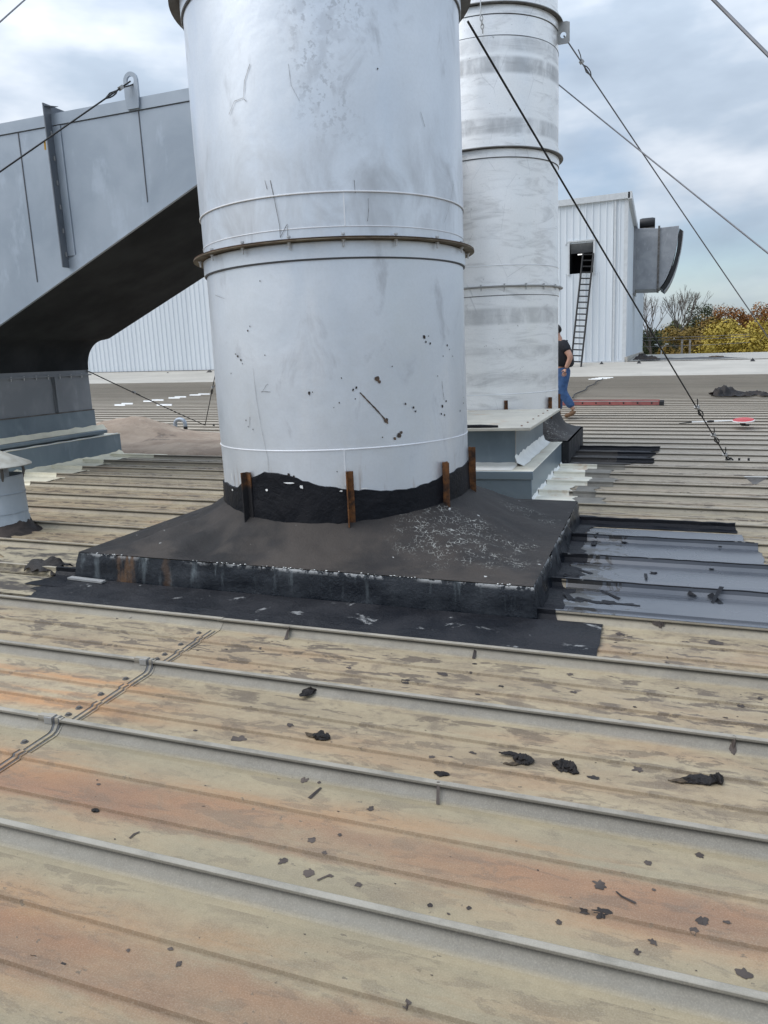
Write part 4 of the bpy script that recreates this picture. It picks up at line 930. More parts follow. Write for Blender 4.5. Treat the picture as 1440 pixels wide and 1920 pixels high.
root = empty('hanging_chain', q1); tag(root, 'thin rod ending in a short chain against the top of the rear stack', 'chain')
MB().tube([(0, 0, .3), q2 - q1], .007, 6).build('rod', M_TRIM, root)
for k in range(4):
    b = MB(); c_ = q2 - q1 + Vector((0.004 * k + .012, -.012, -.03 - .042 * k)); ax = Matrix.Rotation(R_(90 * (k % 2) + 20), 4, 'Z')
    b.tube([c_ + ax @ Vector((.016 * math.cos(t), 0, .028 * math.sin(t))) for t in [2 * math.pi * i / 12 for i in range(13)]], .005, 6); b.build('chain_link', M_FLANGE, root)
pa, pb = roofp(1130, 713), roofp(1070, 752)
o = MB().tube([W(pa.x + (pb.x - pa.x) * k / 20 + .05 * math.sin(k), pa.y + (pb.y - pa.y) * k / 20, .085) for k in range(21)], .018, 6).build('rope', M_ROPE); tag(o, 'dark rope lying on the ribs behind the man', 'rope')

# ------------------------------------------------------------------ metal clad building
BY = 42.0; BX1 = -1.60; BX0 = -46.0; BZ0, BZ1 = .35, 8.9
bd = empty('metal_clad_building', (BX1, BY, BZ0)); tag(bd, 'white ribbed metal clad building with dark loading opening at the far edge of the roof', 'building')
def clad_panel(w_, h_, holes=None):
    b = MB(); prof = []; k = 0; pitch = w_ / 3
    for r in range(3):
        x = r * pitch; prof += [(x, 0), (x + .05, -.0), (x + .075, -.045), (x + .125, -.045), (x + .15, 0)]
    prof.append((w_, 0)); vs_ = [(x, y, z) for z in (0, h_) for x, y in prof]; n = len(prof)
    b.add(vs_, [(i, i + 1, n + i + 1, n + i) for i in range(n - 1)]); return b
PW = .99
def top_z(x): return BZ1 + .012 * (x - BX1)
OXL, OXR, OZ0, OZ1 = -4.40, -3.22, 5.22, 6.70
me_cache = {}
npan = int((BX1 - BX0) / PW)
for k in range(npan):
    xr = BX1 - .12 - k * PW; xl = xr - PW; h = top_z(xl) - .25 - BZ0
    segs = [(0, h)]
    if xl < OXR and xr > OXL: segs = [(0, OZ0 - BZ0), (OZ1 - BZ0, h)]
    for z0, z1 in segs:
        hh = round(z1 - z0, 2); key = hh
        if key not in me_cache: me_cache[key] = clad_panel(PW, hh).build('wall_panel', M_CLAD, mesh_only=True, smooth=None)
        o = bpy.data.objects.new('wall_panel', me_cache[key]); COL.objects.link(o); o.parent = bd; o.location = (xl - BX1, 0, z0)
# fill the part of the cut panels left and right of the opening
xs_ = [BX1 - .12 - k * PW for k in range(npan + 1)]
cutl = max(x for x in xs_ if x <= OXL + 1e-6); cutr = min(x for x in xs_ if x >= OXR - 1e-6)
def fillp(xa, xb):
    w_ = xb - xa
    if w_ < .02: return
    MB().add([(xa - BX1, -.001, OZ0 - BZ0 - .01), (xb - BX1, -.001, OZ0 - BZ0 - .01), (xb - BX1, -.001, OZ1 - BZ0 + .01), (xa - BX1, -.001, OZ1 - BZ0 + .01)], [(0, 1, 2, 3)]).build('wall_panel', M_CLAD, bd, smooth=None)
fillp(cutl, OXL); fillp(OXR, cutr)
sd_len = 46
for k in range(44):
    me = me_cache.get('side') or MB().add(clad_panel(1.04, BZ1 - .3 - BZ0).v, clad_panel(1.04, BZ1 - .3 - BZ0).f).build('wall_panel', M_CLAD, mesh_only=True, smooth=None); me_cache['side'] = me
    o = bpy.data.objects.new('wall_panel', me); COL.objects.link(o); o.parent = bd; o.location = (0, .02 + 1.04 * k, 0); o.rotation_euler = (0, 0, R_(90))
bb = MB(); bb.box(-.13, .055, -.055, .02, 0, BZ1 - BZ0 - .1); bb.build('corner_trim', M_TRIM, bd)
bb = MB(); bb.box(-.62, -.52, -.10, -.046, .05, BZ1 - BZ0 - .25); bb.build('downpipe', M_TRIM, bd)
x0_, x1_ = BX0 - BX1, .12
MB().add([(x, y, z + (0 if x > 0 else top_z(BX0) - BZ1)) for x in (x0_, x1_) for y, z in ((-.16, 8.27), (-.16, 8.56), (.05, 8.60), (.05, 8.27))], [(0, 1, 5, 4), (1, 2, 6, 5), (0, 4, 7, 3), (4, 5, 6, 7)]).build('eave_gutter', M_TRIM, bd, smooth=None)
MB().box(.03, .22, -.16, 46, 8.24, 8.58).build('rake_trim', M_TRIM, bd)
MB().add([(x0_, 0, 8.5 + top_z(BX0) - BZ1), (.1, 0, 8.5), (.1, 46, 8.55), (x0_, 46, 8.5)], [(0, 1, 2, 3)]).build('roof', M_TRIM, bd, smooth=None)
MB().box(x0_, .04, -.09, -.002, -.1, .38).build('base_flashing', M_TRIM, bd)
MB().box(.002, .14, -.09, 46, -.1, .55).build('base_flashing', M_CREAM, bd)
# opening with its liner and hood
op = empty('loading_opening', ((OXL + OXR) / 2 - BX1, 0, OZ0 - BZ0)); op.parent = bd
hw = (OXR - OXL) / 2; oh = OZ1 - OZ0
b = MB(); b.box(-hw - .08, -hw, -.11, .12, -.06, oh + .08); b.box(hw, hw + .10, -.11, .12, -.06, oh + .08); b.box(-hw - .12, hw + .14, -.12, .1, oh + .08, oh + .15); b.build('frame', M_TRIM, op)
MB().add([(-hw, .0, oh + .07), (hw, .0, oh + .07), (hw, .5, oh - .42), (-hw, .5, oh - .42)], [(0, 1, 2, 3)]).build('raised_shutter', M_FAN, op, smooth=None)
b = MB(); b.add([(-hw, 0, 0), (hw, 0, 0), (hw, 0, oh), (-hw, 0, oh), (-hw, 2, 0), (hw, 2, 0), (hw, 2, oh), (-hw, 2, oh)], [(4, 5, 6, 7), (0, 1, 5, 4), (2, 3, 7, 6), (0, 4, 7, 3), (1, 2, 6, 5)]); b.build('dark_recess', M_INSIDE, op, smooth=None)
g = G('lit_strip_inside'); g.b.inputs['Emission Color'].default_value = (1, 1, 1, 1); g.b.inputs['Emission Strength'].default_value = 1.6
MB().box(-.30, -.06, 1.2, 1.25, oh - .42, oh - .38).build('strip_light', g.m, op)
# exhaust fan housing on the side wall
fn = empty('wall_fan', (BX1, 53, 4.8)); tag(fn, 'large grey fan housing with curved hood on the right side of the far building', 'fan')
FX = .0
pl_ = [(0, 0), (1.52, 0), (1.52, 3.62), (0, 3.75)]
b = MB(); b.prism([(.1, 0.05), (1.48, 0.0), (1.48, 3.56), (.1, 3.68)], 3.2, 'y', -1.6); b.build('housing', M_FAN, fn, bevel=.03)
b = MB(); b.box(.02, .16, -1.8, 1.8, -.15, 4.35); b.build('mounting_frame', M_FAN, fn)
hood = [(1.50, .02)] + [(1.5 + 1.12 * math.sin(R_(a)) + .0, 3.6 * (1 - math.cos(R_(a))) ** .78) for a in range(8, 91, 8)] + [(2.62, 3.62), (1.5, 3.60)]
b = MB(); b.prism(hood, 3.0, 'y', -1.5); b.build('hood', M_FAN, fn, bevel=.02)
cv = hood[1:-2]; pl_ = [(x + .03, z - .05) for x, z in cv] + [(x + .22, z - .20) for x, z in cv[::-1]]
b = MB(); b.prism(pl_, 3.1, 'y', -1.55); b.build('hood_gap_shade', M_BLACK, fn, smooth=None)  # black filler painted as the shade in the gap between the curved plates
b = MB(); b.prism([(x + .225, z - .205) for x, z in cv] + [(x + .27, z - .24) for x, z in cv[::-1]], 3.1, 'y', -1.55); b.build('hood_lip', M_FAN, fn, smooth=None)
MB().box(1.44, 1.56, -1.64, 1.64, -.02, 3.7).build('rib_band', M_FLANGED, fn)
m_ = MB(); m_.lathe([(0, -.45), (.28, -.45), (.32, -.3), (.32, .3), (.28, .45), (0, .45)], 16); mo = m_.build('motor', M_BLACK, fn, loc=(.80, -.6, 4.05), rot=(0, R_(90), 0))
MB().box(.35, 1.25, -1.0, -.2, 3.6, 3.75).build('motor_base', M_FLANGED, fn)

# ladder on the wall
pb = Vector(atY(1081, 690, BY - 1.55)); 
lb0, lt0 = atY(1079.5, 689, 40.6), atY(1102, 484, BY - .14)
root = empty('wall_ladder', lb0); tag(root, 'tall dark ladder leaning up to the opening in the white building', 'ladder')
ax_ = (lt0 - lb0); ln = ax_.length; an_ = ax_.normalized(); wv = Vector((1, 0, 0)); wv = (wv - an_ * wv.dot(an_)).normalized(); hwid = .26
for s_ in (-1, 1): MB().tube([wv * s_ * hwid, wv * s_ * hwid + an_ * (ln + .25)], .05, 6).build('side_rail', M_BLACK, root)
k = .3
while k < ln + .2: MB().tube([-wv * hwid + an_ * k, wv * hwid + an_ * k], .034, 6).build('rung', M_BLACK, root); k += .305
# red ladder lying down
pa, pb = roofp(1062, 764), roofp(1236, 764)
root = empty('red_ladder', W(pb.x, pb.y, HT + .002), (0, SLOPE, math.atan2(pb.y - pa.y, pb.x - pa.x))); tag(root, 'faded red fibreglass ladder lying flat on the ribs behind the man', 'ladder')
LL = 2.6
for y in (-.2, .2): MB().box(-LL, 0, y - .018, y + .018, 0, .10).build('side_rail', M_REDD, root, bevel=.005)
for k in range(8): MB().tube([(-.16 - .305 * k, -.2, .05), (-.16 - .305 * k, .2, .05)], .017, 8).build('rung', M_FLANGE, root)
for k in range(8): MB().lathe([(0, 0), (.02, 0), (.02, .006), (0, .006)], 8).build('rung_plug', M_BLACK, root, loc=(-.16 - .305 * k, -.218, .05), rot=(R_(90), 0, 0))
for y in (-.2, .2): MB().box(0.0, .10, y - .03, y + .03, -.01, .09).build('ladder_foot', M_BLACK, root, bevel=.01)
MB().box(-LL, -.02, -.222, -.218, .082, .098).build('rail_lip', M_FLANGE, root)

# ------------------------------------------------------------------ man walking behind the rear stack
def skin(name, verts, edges, radii, mat, parent, rootv=0, sub=2, loc=(0, 0, 0)):
    me = bpy.data.meshes.new(name); me.from_pydata(verts, edges, []); me.update(); o = bpy.data.objects.new(name, me); COL.objects.link(o)
    if parent: o.parent = parent
    o.location = loc
    s = o.modifiers.new('skin', 'SKIN'); s.use_smooth_shade = True
    for i, r in enumerate(radii):
        sv = me.skin_vertices[0].data[i]; sv.radius = r if isinstance(r, tuple) else (r, r); sv.use_root = (i == rootv); sv.use_loose = False
    ss = o.modifiers.new('sub', 'SUBSURF'); ss.levels = sub; ss.render_levels = sub
    me.materials.append(mat); return o
M_SKIN = simple('skin', (.44, .25, .18), .55, var=.12); M_SHIRT = simple('black_cotton', (.012, .013, .018), .85, var=.3, scale=12)
M_JEANS = simple('blue_denim', (.045, .105, .24), .8, scale=9, c2=(.022, .055, .135)); M_BOOT = simple('tan_leather', (.15, .085, .045), .7); M_HAIR = simple('dark_hair', (.015, .011, .009), .7)
PX, PY = -1.71, 15.35
man = empty('person', (PX, PY, .09)); man.scale = (1.1, 1.12, 1.0); tag(man, 'person in black t-shirt and blue jeans walking left, half hidden by rear stack', 'person')
# local axes: x right in the picture (behind the walker), walker faces -x, near side is -y
J = dict(pel=(0, 0, .94), waist=(-.01, 0, 1.10), chest=(-.02, 0, 1.32), neck0=(-.05, 0, 1.47), neck=(-.10, 0, 1.55), head=(-.15, 0, 1.645), crown=(-.15, 0, 1.73),
         shL=(.02, -.19, 1.40), elL=(.16, -.255, 1.15), wrL=(.075, -.235, .94), shR=(-.02, .175, 1.41), elR=(-.02, .24, 1.14), wrR=(-.17, .22, .95),
         hipL=(.0, -.09, .90), knL=(-.02, -.10, .50), anL=(.205, -.10, .135), hipR=(.0, .09, .90), knR=(-.10, .09, .49), anR=(-.09, .09, .09))
names = list(J); idx = {n_: i for i, n_ in enumerate(names)}
E_ = [('pel', 'waist'), ('waist', 'chest'), ('chest', 'neck0'), ('neck0', 'neck'), ('neck', 'head'), ('head', 'crown'), ('chest', 'shL'), ('shL', 'elL'), ('elL', 'wrL'), ('chest', 'shR'), ('shR', 'elR'), ('elR', 'wrR'),
      ('pel', 'hipL'), ('hipL', 'knL'), ('knL', 'anL'), ('pel', 'hipR'), ('hipR', 'knR'), ('knR', 'anR')]
Rd = dict(pel=(.17, .135), waist=(.165, .13), chest=(.18, .14), neck0=.07, neck=.058, head=.098, crown=.075, shL=.072, elL=.052, wrL=.035, shR=.062, elR=.043, wrR=.03, hipL=.085, knL=.058, anL=.042, hipR=.085, knR=.058, anR=.042)
skin('body', [J[n_] for n_ in names], [(idx[a], idx[c]) for a, c in E_], [Rd[n_] for n_ in names], M_SKIN, man)
def sub(nm, pts, eds, mat, sb=2): return skin(nm, [p[0] for p in pts], eds, [p[1] for p in pts], mat, man, 0, sb)
def mid(a, c, t): return tuple(Vector(J[a]).lerp(Vector(J[c]), t))
sub('t_shirt', [((.01, 0, .93), (.235, .205)), ((.02, 0, 1.10), (.245, .20)), ((.02, 0, 1.32), (.26, .20)), ((-.03, 0, 1.46), (.085, .08)), (J['shL'], .098), (mid('shL', 'elL', .62), .082), (J['shR'], .085), (mid('shR', 'elR', .62), .072)],
    [(0, 1), (1, 2), (2, 3), (2, 4), (4, 5), (2, 6), (6, 7)], M_SHIRT)
sub('jeans', [((0, 0, 1.0), (.175, .14)), ((0.01, 0, .90), (.185, .15)), ((.015, -.09, .80), .125), ((-.01, -.10, .50), .092), (mid('knL', 'anL', .88), .078), ((-.02, .09, .80), .125), ((-.10, .09, .49), .092), (mid('knR', 'anR', .93), .078)],
    [(0, 1), (1, 2), (2, 3), (3, 4), (1, 5), (5, 6), (6, 7)], M_JEANS)
sub('boot', [(J['anL'], .056), ((.185, -.10, .075), .052), ((.10, -.10, .035), .045), ((.03, -.10, .022), .034)], [(0, 1), (1, 2), (2, 3)], M_BOOT)
sub('boot', [(J['anR'], .056), ((-.075, .09, .045), .052), ((-.17, .09, .032), .045), ((-.25, .09, .022), .034)], [(0, 1), (1, 2), (2, 3)], M_BOOT)
sub('hair', [((-.085, 0, 1.60), .07), ((-.10, 0, 1.67), .10), ((-.14, 0, 1.725), .098), ((-.19, 0, 1.735), .07)], [(0, 1), (1, 2), (2, 3)], M_HAIR)
sub('nose', [((-.245, 0, 1.64), .016), ((-.265, 0, 1.625), .013)], [(0, 1)], M_SKIN); sub('ear', [((-.14, -.10, 1.65), .02), ((-.135, -.106, 1.62), .014)], [(0, 1)], M_SKIN)
for sgn, wr, fwd_ in ((-1, J['wrL'], Vector((-.25, -.05, -1))), (1, J['wrR'], Vector((-.3, -.05, -1)))):
    f_ = fwd_.normalized(); w0 = Vector(wr); pv = [w0, w0 + f_ * .05, w0 + f_ * .09]; rr = [.026, (.036, .018), (.038, .016)]; ed = [(0, 1), (1, 2)]
    side = Vector((1, 0, -.25)).normalized()
    for k in range(4):
        b0 = w0 + f_ * .085 + side * (-.03 + .02 * k); ln_ = (.065, .075, .07, .055)[k]; i = len(pv)
        pv += [b0, b0 + f_ * ln_ * .55, b0 + f_ * ln_ + Vector((0, -sgn * .012, 0))]; rr += [.0095, .009, .0075]; ed += [(2, i), (i, i + 1), (i + 1, i + 2)]
    i = len(pv); pv += [w0 + f_ * .04 - side * .035, w0 + f_ * .075 - side * .055]; rr += [.011, .009]; ed += [(1, i), (i, i + 1)]
    skin('hand', [tuple(p) for p in pv], ed, rr, M_SKIN, man, 0, 1)
sub('belt', [((0, 0, .995), (.178, .142)), ((0, 0, 1.015), (.178, .142))], [(0, 1)], M_BLACK, 1)

# ------------------------------------------------------------------ loose things on the roof
# red disc tool with a long white pole
pd = roofp(1393, 806); 
root = empty('red_disc_tool', W(pd.x, pd.y, HT), (0, SLOPE, 0)); tag(root, 'white pole with black grip and red disc head lying on the ribs', 'pole tool')
DR = (R_(7), R_(-3), 0)
MB().lathe([(0, .075), (.15, .075), (.163, .085), (.163, .10), (.14, .112), (0, .12)], 32).build('disc_head', M_RED, root, rot=DR)
MB().lathe([(.1635, .082), (.169, .084), (.169, .098), (.1635, .103)], 32).build('disc_rim', M_WHITEP, root, rot=DR)
MB().tube([(-.15, 0, .085), (-.78, .02, .055)], .011, 10).build('pole', M_WHITEP, root)
MB().tube([(-.78, .02, .055), (-.98, .03, .030)], [.012, .006], 10).build('pole_tip', M_BLACK, root)
MB().tube([(-.44, .01, .071), (-.50, .01, .069), (-.55, .012, .066)], [.015, .022, .015], 10).build('grip', M_BLACK, root)
b = MB(); b.box(-.05, .03, -.03, .03, .02, .075); b.box(-.03, .09, -.03, .03, .0, .03); b.build('foot_bracket', M_BLACK, root, bevel=.006)
# crumpled things: a lump builder
def lump(parent, name, mat, L_, Wd, H, seed, fold=1.0, n=34, m=22, taper=0.0, bend=0.0):
    b = MB(); vs_ = []
    for i in range(n + 1):
        t = i / n; prof = (math.sin(math.pi * t) ** .6) * (1 - taper * t) * (1 + .25 * mn.noise((t * 3.5, seed, 2)))
        for j in range(m):
            a = 2 * math.pi * j / m; ca, sa = math.cos(a), math.sin(a)
            q = 1 + fold * (.28 * mn.noise((t * 3 + seed, ca * 1.3, sa * 1.3)) - .42 * abs(mn.noise((t * 7 + seed, ca * 2.2, sa * 2.2))) + .16 * mn.noise((t * 15 + seed, ca * 5, sa * 5)))
            y = Wd / 2 * prof * q * ca + bend * (t - .5) ** 2 + .12 * Wd * mn.noise((t * 3, seed, 8)); z = H * .42 * (1 + prof * q * sa)
            vs_.append(((t - .5) * L_, y, max(0, z * (.75 + .35 * mn.noise((t * 4, ca, seed + 4))) - .16 * H)))
    fs = [(i * m + j, i * m + (j + 1) % m, (i + 1) * m + (j + 1) % m, (i + 1) * m + j) for i in range(n) for j in range(m)] + [tuple(range(m)), tuple(range(n * m, n * m + m))]
    b.add(vs_, fs); return b.build(name, mat, parent, smooth=38)
def tarp(parent, name, mat, L_, Wd, peaks, seed, n=44, m=26, fold=.05):
    b = MB(); vs_ = []
    for j in range(m + 1):
        for i in range(n + 1):
            u, v = i / n * 2 - 1, j / m * 2 - 1
            x = u * L_ / 2 * (1 + .25 * mn.noise((v * 2, seed, 0))); y = v * Wd / 2 * (1 + .45 * mn.noise((u * 2.4, seed, 5)))
            z = sum(h * max(0, 1 - math.hypot((x - px_) / r, (y - py_) / (r * .8))) ** 1.15 for px_, py_, h, r in peaks)
            z *= .72 + .55 * abs(mn.noise((x * 9 + seed, y * 9, 3)))
            z += fold * abs(mn.noise((x * 5 + seed, y * 5, 0))) * 1.6 + fold * .8 * abs(mn.noise((x * 12, y * 12, seed)))
            vs_.append((x, y, max(.004, z - .01)))
    b.add(vs_, [(j * (n + 1) + i, j * (n + 1) + i + 1, (j + 1) * (n + 1) + i + 1, (j + 1) * (n + 1) + i) for j in range(m) for i in range(n)])
    o = b.build(name, mat, parent, smooth=28); sm_ = o.modifiers.new('thick', 'SOLIDIFY'); sm_.thickness = .004; return o
M_GLOVE = tar('tarred_fabric', (.010, .009, .009), (.035, .028, .024), .5, .8); M_BROWN = simple('brown_cloth', (.12, .085, .05), .8, scale=30, c2=(.04, .03, .02), bump=.4)
def at_px(u, v, lift=0.0):
    p = roofp(u, v); return W(p.x, p.y, prof_z(p.y) + lift)
def thing(name, u, v, rz, label, cat, group=None):
    o = empty(name, at_px(u, v, .001), (0, SLOPE, R_(rz))); tag(o, label, cat, group); return o
GR = 'tar soaked work gloves'
t = thing('tarry_glove', 581, 1303, 72, 'black tar soaked glove with folded cuff, the farthest glove on the pans', 'glove', GR)
lump(t, 'palm', M_GLOVE, .12, .055, .035, 1.3); q = lump(t, 'cuff', M_GLOVE, .05, .062, .045, 4.1); q.location = (.045, 0, .004)
t = thing('tarry_glove', 597, 1386, -8, 'brown and black crumpled glove lying nearest below the folded one', 'glove', GR)
q = lump(t, 'palm', M_GLOVE, .075, .05, .04, 7.7, 1.3); q.location = (.015, 0, 0); q = lump(t, 'fingers', M_BROWN, .06, .035, .022, 9.1, 1.2, taper=.5); q.rotation_euler = (0, 0, R_(170)); q.location = (-.03, -.005, 0)
t = thing('tarry_glove', 975, 1426, 0, 'splayed black glove with a brown fingertip, left of the balled one', 'glove', GR)
q = lump(t, 'palm', M_GLOVE, .075, .065, .045, 12.2, 1.4); q.location = (.012, 0, 0); q = lump(t, 'finger', M_GLOVE, .075, .022, .02, 14, 1.0); q.location = (-.04, .018, .006); q.rotation_euler = (0, 0, R_(4))
q = lump(t, 'fingertip', M_BROWN, .055, .026, .02, 15, .8, taper=.7); q.location = (-.025, -.035, 0); q.rotation_euler = (0, 0, R_(195))
t = thing('tarry_glove', 1058, 1440, -10, 'balled up shiny black glove between the splayed and the long one', 'glove', GR)
lump(t, 'palm', M_GLOVE, .085, .06, .045, 21.2, 1.6); q = lump(t, 'fingers', M_GLOVE, .04, .03, .025, 23, 1.2); q.location = (.035, -.015, 0)
t = thing('tarry_glove', 1313, 1466, 14, 'long pointed black glove at the right edge, the rightmost glove', 'glove', GR)
lump(t, 'palm', M_GLOVE, .135, .05, .045, 31.2, .8).rotation_euler = (0, 0, 0); q = lump(t, 'cuff', M_GLOVE, .045, .055, .05, 33, 1.3); q.location = (.05, .004, .002)
q = lump(t, 'fingers', M_BROWN, .075, .04, .03, 35, .6, taper=.8); q.rotation_euler = (0, 0, R_(180)); q.location = (-.065, -.004, 0)
t = thing('tar_lump', 828, 1452, 0, 'flat black tar scrap tucked against the near seam', 'tar scrap'); lump(t, 'scrap', M_GLOVE, .055, .03, .016, 41, 1.4)
t = thing('tar_lump', 179, 1521, 0, 'small dark crumpled scrap on the left rust stained pan', 'tar scrap'); lump(t, 'scrap', M_GLOVE, .03, .018, .014, 43, 1.4)
# black tarps
t = thing('black_tarp', 1388, 746, 0, 'crumpled black tarp with a raised left end on the far ribs at right', 'tarp'); t.location = W(*roofp(1388, 746).xy, .06)
tarp(t, 'sheet', M_GLOVE, 1.35, .6, ((-.42, 0, .27, .34), (-.22, .05, .15, .3), (-.6, -.05, .10, .25), (.38, 0, .13, .30), (.05, 0, .07, .4), (.55, 0, .07, .2)), 5.3)
def far_thing(u, v, Y, name, label, cat):
    p = atY(u, v, Y); o = empty(name, p, (0, SLOPE, 0)); tag(o, label, cat); return o
t = far_thing(1212, 674.5, 42.6, 'black_tarp', 'black bundled sheet lying beside the corner of the white building', 'tarp'); tarp(t, 'sheet', M_GLOVE, 1.25, .8, ((-.35, 0, .32, .35), (-.1, 0, .26, .35), (.2, 0, .2, .35), (.45, 0, .14, .25)), 2.1)
t = far_thing(1343, 669.5, 44, 'wood_scrap', 'weathered brown offcut lying on the far flat roof', 'scrap'); lump(t, 'board', M_BROWN, .75, .3, .16, 66, .9, 20, 10)
t = far_thing(1330, 700.5, 39.6, 'black_tarp', 'thin flat black sheet at the edge of the cream strip', 'tarp'); tarp(t, 'sheet', M_GLOVE, 1.5, .6, ((-.2, 0, .12, .6), (.4, 0, .14, .4)), 8.4, fold=.03)
for u, v, lab in ((1128, 686, 'left of the pair beneath the building corner'), (1198, 684, 'right of the pair beneath the building corner'), (1411, 680, 'rightmost, alone at the far right')):
    p = atY(u, v, 41.4); t = empty('snow_guard', p); tag(t, 'small black triangular roof jack ' + lab, 'roof jack', 'roof jacks')
    b = MB(); b.add([(-.16, -.12, 0), (.16, -.12, 0), (0, .0, .24), (-.16, .12, 0), (.16, .12, 0)], [(0, 1, 2), (3, 2, 4), (0, 2, 3), (1, 4, 2), (0, 3, 4, 1)]); b.build('bracket', M_BLACK, t, smooth=None)
for u, v, lab in ((203, 711, 'left of the two'), (259, 708, 'second'), (315, 703.5, 'third'), (393, 699, 'fourth, by the near stack')):
    p = atY(u, v, 41.2); t = empty('snow_guard', p); tag(t, 'small black roof jack along the foot of the left wall, ' + {'left of the two': 'leftmost', 'second': 'second from left', 'third': 'third from left'}.get(lab, 'rightmost beside the near stack'), 'roof jack', 'roof jacks')
    b = MB(); b.add([(-.2, -.12, 0), (.2, -.12, 0), (0, .0, .2), (-.2, .12, 0), (.2, .12, 0)], [(0, 1, 2), (3, 2, 4), (0, 2, 3), (1, 4, 2), (0, 3, 4, 1)]); b.build('bracket', M_BLACK, t, smooth=None)
t = far_thing(1163, 687, 41.2, 'scrap_bundle', 'low dark scrap at the foot of the corner downpipe', 'scrap'); lump(t, 'rags', M_GLOVE, .55, .3, .12, 77, 1.2, 20, 10)
t = thing('metal_flap', 1415, 908, 0, 'grey triangular metal flap with pale top edge on the right ribs', 'metal scrap')
MB().add([(-.10, 0, .07), (.13, .02, .07), (-.01, -.06, .0), (-.09, 0, .074), (.12, .02, .074), (-.01, -.055, .006)], [(0, 1, 2), (3, 5, 4), (0, 3, 4, 1), (1, 4, 5, 2), (2, 5, 3, 0)]).build('flap', M_FLANGED, t, smooth=None)
MB().box(-.10, .13, -.004, .006, .07, .078).build('bent_edge', M_WHITEP, t, rot=(0, 0, R_(5)))
t = thing('tar_rag', 92, 1072, 0, 'black crumpled rag at the left end of the stack base', 'rag'); tarp(t, 'rag', M_GLOVE, .24, .17, ((-.05, 0, .11, .16), (.08, .03, .10, .12), (-.12, -.02, .06, .1)), 3.3, 34, 24, .03)
# long tar stain on the far flat roof
b = MB(); vs_ = []; n = 40
for i in range(n + 1):
    x = -.9 + 5.2 * i / n; e_ = min(1, min(i, n - i) / 6); y0_ = 43.2 + .5 * mn.noise((x, 0, 0)); y1_ = y0_ + .3 + 6.5 * e_ * (.7 + .4 * mn.noise((x * 1.4, 3, 0)))
    for k in range(5): yy = y0_ + (y1_ - y0_) * k / 4; vs_.append((x, yy, .64 + .14 * (yy - 42.004) / 17.996 + .006))
b.add(vs_, [(i * 5 + k, i * 5 + k + 1, (i + 1) * 5 + k + 1, (i + 1) * 5 + k) for i in range(n) for k in range(4)])
o = b.build('tar_stain', M_STAIN, rot=roofrot); tag(o, 'long grey tar stain on the far flat roof right of the building', 'stain')

# ------------------------------------------------------------------ spatter on the near pans
b = SPAT = MB(); CD = MB(); sdn = 0
def splat(x, y, s, asp=.6, rag=.7, ang=0.0, n=22, b=None, lift=.0015):
    b = b or SPAT
    global sdn
    sdn += 1; c_, s_ = math.cos(ang), math.sin(ang); vs_ = [(x, y, prof_z(y) + lift + .0012)]
    for k in range(n):
        a = 2 * math.pi * k / n; q = 1 + rag * mn.noise((math.cos(a) * 1.7 + sdn * 5.3, math.sin(a) * 1.7, sdn * 1.7)) + rag * .18 * mn.noise((math.cos(a) * 4 + sdn, math.sin(a) * 5, 3))
        dx, dy = s * q * math.cos(a), s * asp * q * math.sin(a); X, Y = x + dx * c_ - dy * s_, y + dx * s_ + dy * c_
        vs_.append((X, Y, prof_z(Y) + lift))
    b.add(vs_, [(0, 1 + k, 1 + (k + 1) % n) for k in range(n)])
